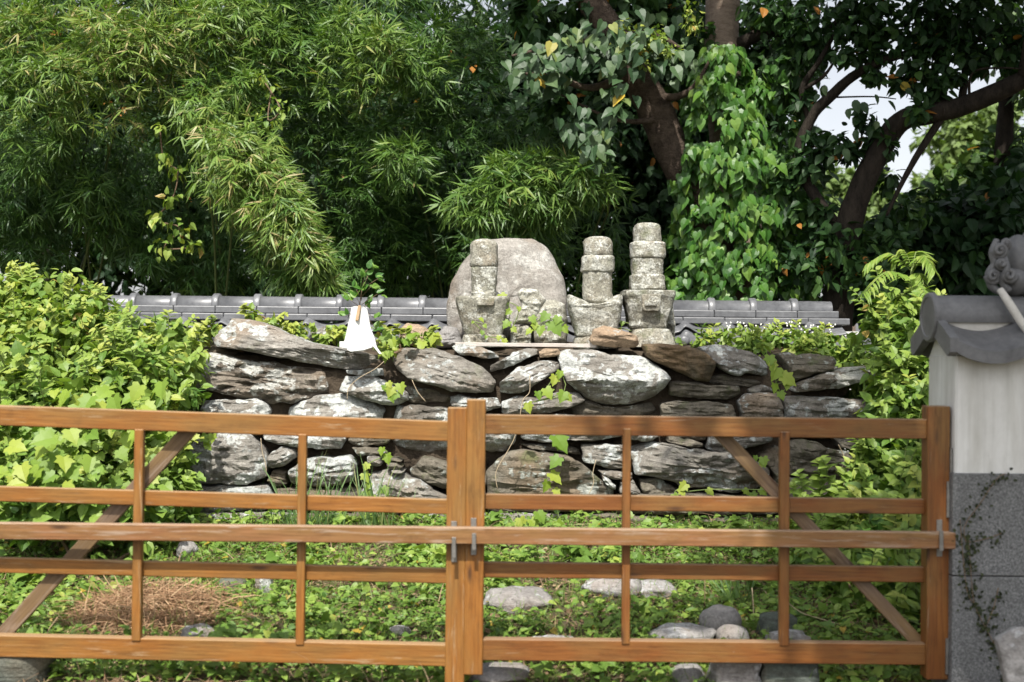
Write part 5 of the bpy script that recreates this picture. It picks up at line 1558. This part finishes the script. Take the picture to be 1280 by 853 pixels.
BAMBOO = [  # label, foot px, foot depth, plumes (start px,py -> end px,py, depth, radius px, fans, tint: shaded plumes painted darker)
 ('pale bamboo clump whose leafy top fills the upper left corner', 60, 11.4, [
   (70, 120, 20, 20, 10.4, 60, 150, .72), (120, 150, 130, 20, 10.3, 70, 170, .80), (40, 200, -30, 90, 10.6, 70, 150, .5), (150, 140, 200, 40, 10.3, 65, 170, .82),
   (0, 60, -60, -10, 10.6, 70, 120, .6), (90, 60, 60, -50, 10.7, 80, 150, .7), (190, 60, 160, -40, 10.5, 70, 140, .78), (30, 130, 90, 90, 10.2, 50, 90, .7)]),
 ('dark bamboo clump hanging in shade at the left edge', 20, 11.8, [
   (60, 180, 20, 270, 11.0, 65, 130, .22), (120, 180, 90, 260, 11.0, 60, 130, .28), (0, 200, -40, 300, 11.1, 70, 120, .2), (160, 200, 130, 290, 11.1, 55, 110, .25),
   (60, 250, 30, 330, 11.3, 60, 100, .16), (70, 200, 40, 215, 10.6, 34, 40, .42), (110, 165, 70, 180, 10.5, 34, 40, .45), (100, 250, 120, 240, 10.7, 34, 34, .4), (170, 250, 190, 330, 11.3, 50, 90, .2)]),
 ('bamboo clump leaning over the tiled wall with a pale drooping plume', 290, 11.2, [
   (255, 165, 395, 330, 9.75, 52, 330, .76), (270, 175, 380, 300, 9.7, 46, 240, .78), (290, 190, 410, 360, 9.85, 36, 190, .68), (300, 160, 330, 230, 9.9, 44, 150, .75),
   (240, 130, 270, 170, 10.2, 40, 90, .7), (330, 290, 370, 355, 9.9, 34, 110, .5), (380, 330, 420, 370, 10.1, 28, 50, .4)]),
 ('tall bamboo clump with yellowish leaves above the drooping plume', 250, 11.8, [
   (210, 120, 260, 20, 10.5, 65, 160, .74), (280, 110, 300, 0, 10.5, 65, 160, .70), (330, 130, 340, 30, 10.6, 60, 150, .55), (250, 160, 310, 110, 10.4, 50, 120, .6),
   (220, 10, 240, -60, 10.8, 70, 110, .7), (320, 20, 340, -60, 10.8, 70, 110, .62), (200, 180, 230, 150, 10.7, 40, 80, .45)]),
 ('deep green bamboo clump rising behind the white paper', 440, 11.6, [
   (390, 160, 380, 30, 10.9, 60, 150, .42), (430, 150, 440, 20, 10.6, 55, 160, .62), (460, 120, 480, 40, 10.4, 40, 100, .72), (400, 240, 400, 130, 11.0, 55, 120, .34),
   (450, 260, 470, 160, 10.9, 55, 130, .36), (380, 20, 390, -50, 11, 60, 100, .5), (470, 0, 480, -60, 11, 60, 90, .5), (430, 300, 440, 350, 11.2, 50, 90, .22), (350, 90, 370, 0, 10.9, 50, 90, .45)]),
 ('dark bamboo clump behind the gap beside the boulder', 560, 11.9, [
   (530, 160, 540, 30, 11.0, 60, 150, .34), (580, 150, 590, 40, 11.2, 60, 130, .28), (520, 240, 510, 130, 11.0, 55, 130, .33), (570, 230, 560, 130, 11.2, 55, 110, .24),
   (540, 10, 560, -50, 11.1, 60, 110, .42), (610, 20, 640, -40, 11.3, 60, 100, .4), (490, 320, 480, 270, 11.2, 50, 90, .22), (560, 320, 550, 250, 11.5, 60, 100, .16), (540, 100, 500, 80, 10.6, 40, 70, .5), (515, 215, 490, 195, 10.5, 36, 60, .5)]),
 ('low spreading bamboo spray above the boulder and slim stupa', 690, 11.3, [
   (760, 230, 560, 260, 10.1, 42, 230, .55), (740, 225, 610, 215, 10.2, 34, 150, .58), (700, 250, 590, 275, 10.1, 34, 130, .5), (760, 240, 720, 215, 10.0, 30, 80, .55), (640, 270, 700, 270, 10.4, 34, 90, .4)]),
]
for label, fx, fd_, plumes in BAMBOO:
    fxw = P(fx, 400, fd_).x
    root = thing('bamboo_clump', (fxw, fd_, .393), label, 'bamboo', 'bamboo clumps behind the tiled wall')
    L = Leaves()
    ends = []
    for xa, ya, xb, yb, d, rp, fans, ti in plumes:
        a = P(xa, ya, d + .25); b = P(xb, yb, d - .1)
        ends.append((plume(L, a, b, rp * d / FPX, int(fans * 1.8), ti, random.uniform(.08, .25)), rp))
    # inner sprays down to the wall, their shade painted in by a darker tint
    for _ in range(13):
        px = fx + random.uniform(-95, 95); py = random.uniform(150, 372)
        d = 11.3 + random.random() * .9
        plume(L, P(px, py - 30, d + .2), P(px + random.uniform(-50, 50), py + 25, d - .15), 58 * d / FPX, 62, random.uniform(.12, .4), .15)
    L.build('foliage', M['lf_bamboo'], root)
    for (a, m, b), rp in ends[::3]:
        foot = Vector((fxw + random.uniform(-.35, .35), fd_ + .7 + random.uniform(-.2, .2), .38))
        k = foot.lerp(a, .55) + Vector((0, .15, .35))
        tube('culm', [foot, k, a, m.lerp(b, .3), b], [.012, .010, .007, .005, .002], M['culm'], root, 6, 5)

# ------------------------------------------------------------------ trees
def tree_root(name, px, d, label, group=None):
    x = P(px, 400, d).x
    return thing(name, (x, d, gz(x, d)), label, 'tree', group)

def pxballs(L, proto, balls, size, tint, dens=1.0, per=20, **kw):
    for px, py, d, rp in balls:
        c = P(px, py, d); r = rp * d / FPX
        clumped(L, proto, c, (r, r * .8, r), max(3, int(dens * 8 * (rp / 40) ** 1.6)), r * .38 + .05, per, size, tint, **kw)

# tree whose trunk is wrapped in hanging ivy
tr = tree_root('ivy_clad_tree', 940, 10.95, 'tall tree with pale bark above a thick curtain of hanging ivy')
tube('trunk', [P(945, 590, 10.95), P(938, 420, 10.95), P(926, 300, 10.95), P(914, 200, 10.95), P(904, 100, 10.95), P(902, 40, 10.95), P(908, -60, 10.9), P(918, -230, 10.6)], [.24, .21, .19, .17, .16, .15, .15, .13], M['bark_pale'], tr, 14, 6, .12)
for pts, r in (([(908, -60, 10.9), (990, -160, 10.2), (1100, -240, 9.2)], [.10, .07, .04]), ([(918, -230, 10.6), (860, -330, 10.2), (800, -380, 9.4)], [.10, .07, .04]), ([(916, 60, 10.95), (960, 40, 10.8), (1010, 45, 10.6), (1060, 20, 10.4)], [.07, .045, .03, .02])):
    tube('limb', [P(*p) for p in pts], r, M['bark'], tr, 9, 6, .1)
def ivy_pos():
    while True:
        y = 58 + random.random() * 318
        cx = np.interp(y, [60, 150, 250, 370], [905, 903, 920, 930])
        hw = np.interp(y, [60, 100, 150, 250, 370], [20, 40, 56, 76, 88])
        u = random.uniform(-1.12, 1.12)
        px = cx + u * hw
        g = noise.noise(Vector((px / 26, y / 46, 4.0))) + .5 * noise.noise(Vector((px / 11, y / 18, 8.0)))
        edge = abs(u) + .35 * noise.noise(Vector((y / 22, 2.0, math.copysign(3, u))))
        if edge > 1.0 or g < -.22: continue
        d = 10.72 - .40 * math.sqrt(max(0, 1 - min(1, u * u))) * min(1.0, hw / 60) - .26 * g + random.gauss(0, .05)
        return P(px, y, d), u
for _ in range(300):
    p, u = ivy_pos()
    p = p - Vector((0, .06, 0))
    leaf_part('ivy', L_HEART, M['lf_ivy_o'], tr, p, Vector((random.gauss(u * .3, .5), -.3, -1 + random.gauss(0, .25))), Vector((u * .5 + random.gauss(0, .5), -.9, .6 + random.gauss(0, .35))), random.uniform(.07, .12))
L = Leaves()
pp = [ivy_pos() for _ in range(2000)]
pos = np.array([tuple(p) for p, u in pp]); uu = np.array([u for p, u in pp]); k = len(pp)
L.add(L_HEART, pos, np.stack([uu * .3 + RNG.normal(size=k) * .5, np.full(k, -.3), -1 + RNG.normal(size=k) * .25], 1), np.stack([uu * .5 + RNG.normal(size=k) * .5, np.full(k, -.9), .55 + RNG.normal(size=k) * .35], 1), RNG.uniform(.055, .11, k), np.clip(RNG.normal(.45, .25, k), 0, 1))
pxballs(L, L_HEART, [(870, 240, 10.6, 26), (985, 300, 10.6, 34), (1000, 340, 10.5, 30), (880, 350, 10.6, 36), (860, 300, 10.8, 26), (960, 110, 10.7, 34), (970, 190, 10.8, 32), (990, 250, 10.8, 30)], .085, .4, 1.6, 20, down=1.0, up=.4)
L.build('ivy', M['lf_ivy'], tr)
L = Leaves()
pxballs(L, L_OVATE, [(852, 10, 10.9, 20), (962, 18, 10.7, 32), (988, 70, 10.7, 36), (1010, 20, 10.6, 40), (860, 60, 10.9, 34), (1000, 120, 10.8, 14)], .10, .45, 1.7, 18)
# unseen crown above the frame, reaching over the lane side to shade the wood
for cx, cy, cz, r, n in ((0.2, 9.0, 6.9, 1.0, 24), (3.2, 8.2, 6.4, 1.2, 40), (0.9, 10.2, 6.2, 1.3, 36), (2.2, 10.5, 7.2, 1.5, 40), (3.6, 9.6, 7.0, 1.4, 36), (0.3, 9.4, 7.4, 1.2, 30)):
    clumped(L, L_OVATE, (cx, cy, cz), (r, r, r * .7), n, .34, 26, .19, .45)
L.build('crown', M['lf_dark'], tr)

# leaning tree with big grey green leaves
tb = tree_root('broad_leaved_tree', 905, 10.6, 'leaning dark trunk with big grey green leaves above the tallest stupa')
tube('trunk', [P(915, 560, 10.75), P(905, 360, 10.72), P(885, 270, 10.7), P(860, 222, 10.65), P(836, 180, 10.6), P(815, 130, 10.55), P(796, 98, 10.5), P(768, 45, 10.5), P(738, 0, 10.5), P(700, -90, 10.5)], [.20, .18, .175, .165, .155, .14, .13, .12, .115, .10], M['bark_mid'], tb, 12, 6, .12)
for pts, r in (([(808, 118, 10.55), (842, 122, 10.45), (868, 108, 10.4), (890, 70, 10.4)], [.045, .032, .022, .01]), ([(790, 92, 10.5), (740, 110, 10.2), (690, 96, 10.0), (650, 92, 9.9)], [.05, .03, .02, .008]),
               ([(760, 35, 10.5), (720, 60, 10.1), (680, 62, 9.9), (640, 70, 9.8)], [.05, .03, .018, .008]), ([(770, 50, 10.5), (810, 40, 10.2), (850, 60, 10.0)], [.045, .03, .012]), ([(826, 150, 10.5), (770, 150, 10.3), (700, 118, 10.2)], [.03, .016, .006])):
    tube('branch', [P(*p) for p in pts], r, M['bark_mid'], tb, 8, 5, .1)
bl = [(660, 85, 26, 30), (690, 65, 30, 34), (725, 50, 30, 34), (755, 55, 28, 30), (700, 95, 22, 18), (785, 40, 28, 26), (815, 60, 26, 24), (840, 75, 24, 18), (775, 85, 24, 22), (772, 125, 16, 12), (740, 165, 24, 24), (755, 190, 18, 12), (720, 155, 20, 12), (838, 30, 20, 14), (730, 20, 24, 16), (672, 45, 20, 10), (780, 185, 14, 6)]
cnt = 0
for px, py, rp, n in bl:
    for _ in range(n):
        if cnt >= 300: break
        p = P(px + random.gauss(0, rp * .6), py + random.gauss(0, rp * .5), 9.95 + random.uniform(-.25, .35))
        leaf_part('broad_leaf', L_HEART, M['lf_grey_o'], tb, p, Vector((random.gauss(-.1, .5), -.45, -.75 + random.gauss(0, .3))), Vector((random.gauss(0, .4), -.75, .75)), random.uniform(.085, .145))
        cnt += 1
L = Leaves()
pxballs(L, L_HEART, [(700, 40, 10.6, 44), (760, 20, 10.6, 44), (820, 20, 10.7, 40), (660, 20, 10.7, 30), (800, 50, 10.7, 36), (856, 110, 10.9, 20), (690, 130, 10.9, 34), (740, 130, 10.9, 34)], .105, .40, 1.5, 16)
L.build('crown', M['lf_dark'], tb)
L = Leaves()
pxballs(L, L_SMALL, [(790, 60, 10.0, 22), (815, 45, 10.0, 20), (835, 60, 10.0, 16), (860, 30, 10.0, 16)], .055, .85, 1.2, 26)
o = L.build('young_shoots', M['lf_bush'], tb)

# dark limbed tree on the right with the bright gap of sky
tg_ = tree_root('dark_limbed_tree', 1050, 10.2, 'tree with a dark curving limb crossing the bright gap of sky')
tube('trunk', [P(1035, 590, 10.2), P(1046, 400, 10.2), P(1058, 300, 10.15), P(1073, 245, 10.1), P(1098, 192, 10.05), P(1126, 152, 10.0), P(1165, 141, 9.9), P(1212, 130, 9.8), P(1282, 98, 9.6), P(1390, 40, 9.3)], [.15, .13, .108, .098, .092, .086, .082, .077, .07, .055], M['bark'], tg_, 12, 6, .10)
for pts, r in (([(1178, 146, 9.9), (1148, 192, 9.9), (1126, 232, 9.95), (1108, 270, 10)], [.034, .026, .02, .01]), ([(1202, 128, 9.85), (1206, 90, 9.9), (1200, 50, 10.0)], [.035, .026, .015]),
               ([(1058, 300, 10.15), (1000, 210, 10.3), (1013, 150, 10.3), (1040, 119, 10.2), (1072, 92, 10.1), (1122, 70, 10.0), (1190, 60, 9.9), (1270, 30, 9.8)], [.05, .046, .043, .042, .038, .032, .025, .012]),
               ([(1013, 150, 10.3), (1003, 112, 10.3), (1022, 80, 10.2), (1045, 40, 10.2)], [.035, .028, .022, .012]), ([(1003, 112, 10.3), (1030, 95, 10.2), (1050, 65, 10.2)], [.02, .014, .006]),
               ([(1040, 122, 10.2), (1090, 121, 10.1), (1120, 124, 10.0)], [.008, .006, .004]), ([(1212, 130, 9.8), (1215, 92, 9.7), (1250, 85, 9.6), (1290, 88, 9.5)], [.014, .010, .008, .005]),
               ([(1282, 98, 9.6), (1300, 0, 9.3), (1330, -120, 9.0), (1300, -260, 8.6)], [.07, .06, .05, .03])):
    tube('branch', [P(*p) for p in pts], r, M['bark'], tg_, 8, 5, .08)
L = Leaves()
pxballs(L, L_OVATE, [(1040, 30, 10.3, 40), (1085, 25, 10.1, 44), (1140, 25, 10.0, 48), (1190, 25, 9.9, 48), (1240, 30, 9.8, 50), (1275, 55, 9.7, 34), (1020, 60, 10.4, 26), (1150, 62, 9.9, 24), (1215, 70, 9.8, 26), (1090, 62, 10.1, 20),
                     (1182, 108, 9.8, 10), (1142, 138, 9.8, 9), (1100, 96, 10, 10), (1128, 98, 10, 9), (1078, 150, 10, 8), (1050, 176, 10, 9), (1110, 178, 10, 9), (1150, 96, 9.9, 12), (1165, 118, 9.9, 8), (1060, 70, 10, 12), (1190, 90, 9.8, 14), (1022, 175, 10.2, 10), (1090, 178, 10.1, 7), (1035, 190, 10.1, 7), (1060, 196, 10.1, 6), (1005, 215, 10.3, 30), (996, 130, 10.4, 13), (985, 160, 10.4, 16)],
        .095, .32, 1.9, 17)
pxballs(L, L_OVATE, [(1010, 262, 10.3, 26), (1050, 325, 10.0, 38), (1105, 300, 10.2, 32), (1010, 320, 10.2, 36), (1090, 340, 9.9, 34), (1135, 262, 10.3, 22), (1108, 222, 10.3, 8), (1030, 280, 10.2, 18)], .095, .42, 1.9, 17)
for cx, cy, cz, r, n in ((4.2, 8.6, 5.6, 1.2, 34), (2.95, 8.3, 5.3, .75, 36), (3.5, 8.0, 5.1, .9, 40), (3.0, 9.0, 5.7, .7, 26), (3.4, 9.6, 5.2, 1.0, 26), (5.2, 9.6, 5.4, 1.3, 34)):  # unseen clumps above the frame, added to keep sun off the limb
    clumped(L, L_OVATE, (cx, cy, cz), (r, r, r * .7), n, .33, 26, .18, .4)
L.build('crown', M['lf_dark'], tg_)
for px, py in [(1068, 125), (1077, 128), (1110, 126), (1060, 136), (1055, 186), (1042, 196), (1094, 118), (1132, 110), (1150, 130), (1172, 126), (1162, 100), (1104, 148), (1098, 152), (1086, 158), (1070, 162), (1146, 116), (1184, 122), (1024, 118), (1030, 108), (1120, 100), (1126, 104)]:
    leaf_part('dark_leaf', L_OVATE, M['lf_grey_o'], tg_, P(px, py, 9.9), Vector((random.gauss(0, .5), -.2, -.9)), Vector((random.gauss(0, .6), -.9, .3)), random.uniform(.075, .115))

# evergreens filling the wood behind; each its own tree
BT = 'evergreen trees in the wood behind the tiled wall'
BACK = [
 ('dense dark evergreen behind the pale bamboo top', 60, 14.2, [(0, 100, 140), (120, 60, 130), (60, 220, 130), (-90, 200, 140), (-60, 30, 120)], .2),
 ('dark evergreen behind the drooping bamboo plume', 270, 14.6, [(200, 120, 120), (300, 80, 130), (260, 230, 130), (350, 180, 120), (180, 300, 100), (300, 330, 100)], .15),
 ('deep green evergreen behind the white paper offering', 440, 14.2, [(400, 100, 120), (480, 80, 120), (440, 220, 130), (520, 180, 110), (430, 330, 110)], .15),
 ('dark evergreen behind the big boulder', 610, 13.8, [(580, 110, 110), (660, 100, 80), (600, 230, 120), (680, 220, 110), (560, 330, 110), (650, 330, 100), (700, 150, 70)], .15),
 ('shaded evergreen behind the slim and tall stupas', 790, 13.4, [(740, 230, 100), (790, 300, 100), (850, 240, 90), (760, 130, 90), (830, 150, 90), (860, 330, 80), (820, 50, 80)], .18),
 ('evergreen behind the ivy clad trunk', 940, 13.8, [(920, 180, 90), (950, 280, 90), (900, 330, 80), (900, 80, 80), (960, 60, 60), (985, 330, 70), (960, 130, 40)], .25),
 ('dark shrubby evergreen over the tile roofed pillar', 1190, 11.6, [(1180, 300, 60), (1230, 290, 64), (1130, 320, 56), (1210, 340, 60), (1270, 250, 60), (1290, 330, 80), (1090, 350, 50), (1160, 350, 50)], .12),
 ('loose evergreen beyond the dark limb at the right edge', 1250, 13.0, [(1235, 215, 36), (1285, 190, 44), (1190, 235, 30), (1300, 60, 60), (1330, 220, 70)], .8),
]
for label, fx, d, balls, ti in BACK:
    root = tree_root('evergreen_tree', fx, d, label, BT)
    x = root.location.x
    top = min(b[1] for b in balls)
    tube('trunk', [Vector((x, d, .35)), P(fx, 300, d), P(fx + random.uniform(-20, 20), top, d)], [.16, .12, .05], M['bark'], root, 9, 5, .1)
    L = Leaves()
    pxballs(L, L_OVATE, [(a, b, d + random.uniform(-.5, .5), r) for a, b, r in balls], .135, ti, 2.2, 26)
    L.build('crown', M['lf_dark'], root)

# pale trees far beyond, seen under the sky gap
for label, fx, d, balls in (('far pale green tree beyond the sky gap', 1055, 24.0, [(1040, 245, 34), (1075, 235, 30), (1020, 235, 24), (1060, 270, 40), (1100, 250, 26)]),
                            ('far feathery green tree beyond the right hand limb', 1210, 26.0, [(1190, 170, 34), (1230, 165, 36), (1215, 210, 44), (1270, 190, 40), (1180, 230, 40), (1260, 240, 40), (1250, 140, 24)])):
    root = tree_root('far_tree', fx, d, label, 'pale trees beyond the wood')
    tube('trunk', [Vector((root.location.x, d, .3)), P(fx, 300, d), P(fx, 235, d)], [.25, .2, .08], M['bark_pale'], root, 9, 4, .1)
    L = Leaves()
    pxballs(L, L_SMALL, [(a, b, d + random.uniform(-.6, .6), r) for a, b, r in balls], .24, .5, 2.2, 40)
    L.build('crown', M['lf_far'], root)

# wild climbers in the bamboo
for label, balls, ti, pr, sz in (('yellow green climber trailing down through the bamboo', [(200, 160, 10.0, 8), (205, 200, 10.0, 10), (222, 215, 10, 12), (215, 250, 10, 14), (195, 275, 10, 16), (225, 285, 10, 16), (205, 310, 10, 16), (240, 310, 10, 14)], .7, L_HEART, .06),
                         ('bright leafed climber on the bamboo above the drooping plume', [(340, 110, 10.2, 14), (335, 150, 10.1, 16), (350, 135, 10.1, 14), (325, 95, 10.2, 10)], .7, L_OVATE, .055)):
    root = thing('climber', P(balls[-1][0], 380, 10.3), label, 'climber', 'climbers in the bamboo')
    L = Leaves()
    for px, py, d, rp in balls:
        leafball(L, pr, P(px, py, d), rp * d / FPX, 16, sz, ti, down=.9)
    L.build('foliage', M['lf_bush'], root)
    tube('stem', [P(b[0], b[1], b[2] + .05) for b in balls][::-1], [.006] * len(balls), M['twig'], root, 5, 4)

# tree standing beside the lane outside the picture; its crown shades the pillar and the right of the gate
ts = thing('lane_tree', (4.3, 1.6, 0), 'roadside tree outside the view whose crown shades the gate pillar', 'tree')
tube('trunk', [(4.3, 1.6, -.05), (4.2, 1.7, 1.5), (3.8, 2.0, 3.2), (3.0, 2.6, 5.0), (2.2, 3.0, 6.2)], [.2, .17, .15, .11, .05], M['bark'], ts, 10, 6, .1)
L = Leaves()
for cx, cy, cz, r, n in ((1.6, 1.5, 5.6, 1.0, 60), (2.4, 1.7, 5.9, 1.0, 60), (1.5, 2.2, 6.2, .9, 50), (2.2, 2.7, 6.2, .8, 34), (3.2, 2.2, 5.6, 1.0, 36), (.6, 1.9, 6.2, .7, 16), (.9, 2.8, 6.4, .6, 12), (.95, 4.3, 6.1, .6, 20), (1.25, 4.5, 5.9, .5, 14)):
    clumped(L, L_OVATE, (cx, cy, cz), (r, r, r * .6), n, .28, 22, .16, .45)
L.build('crown', M['lf_dark'], ts)
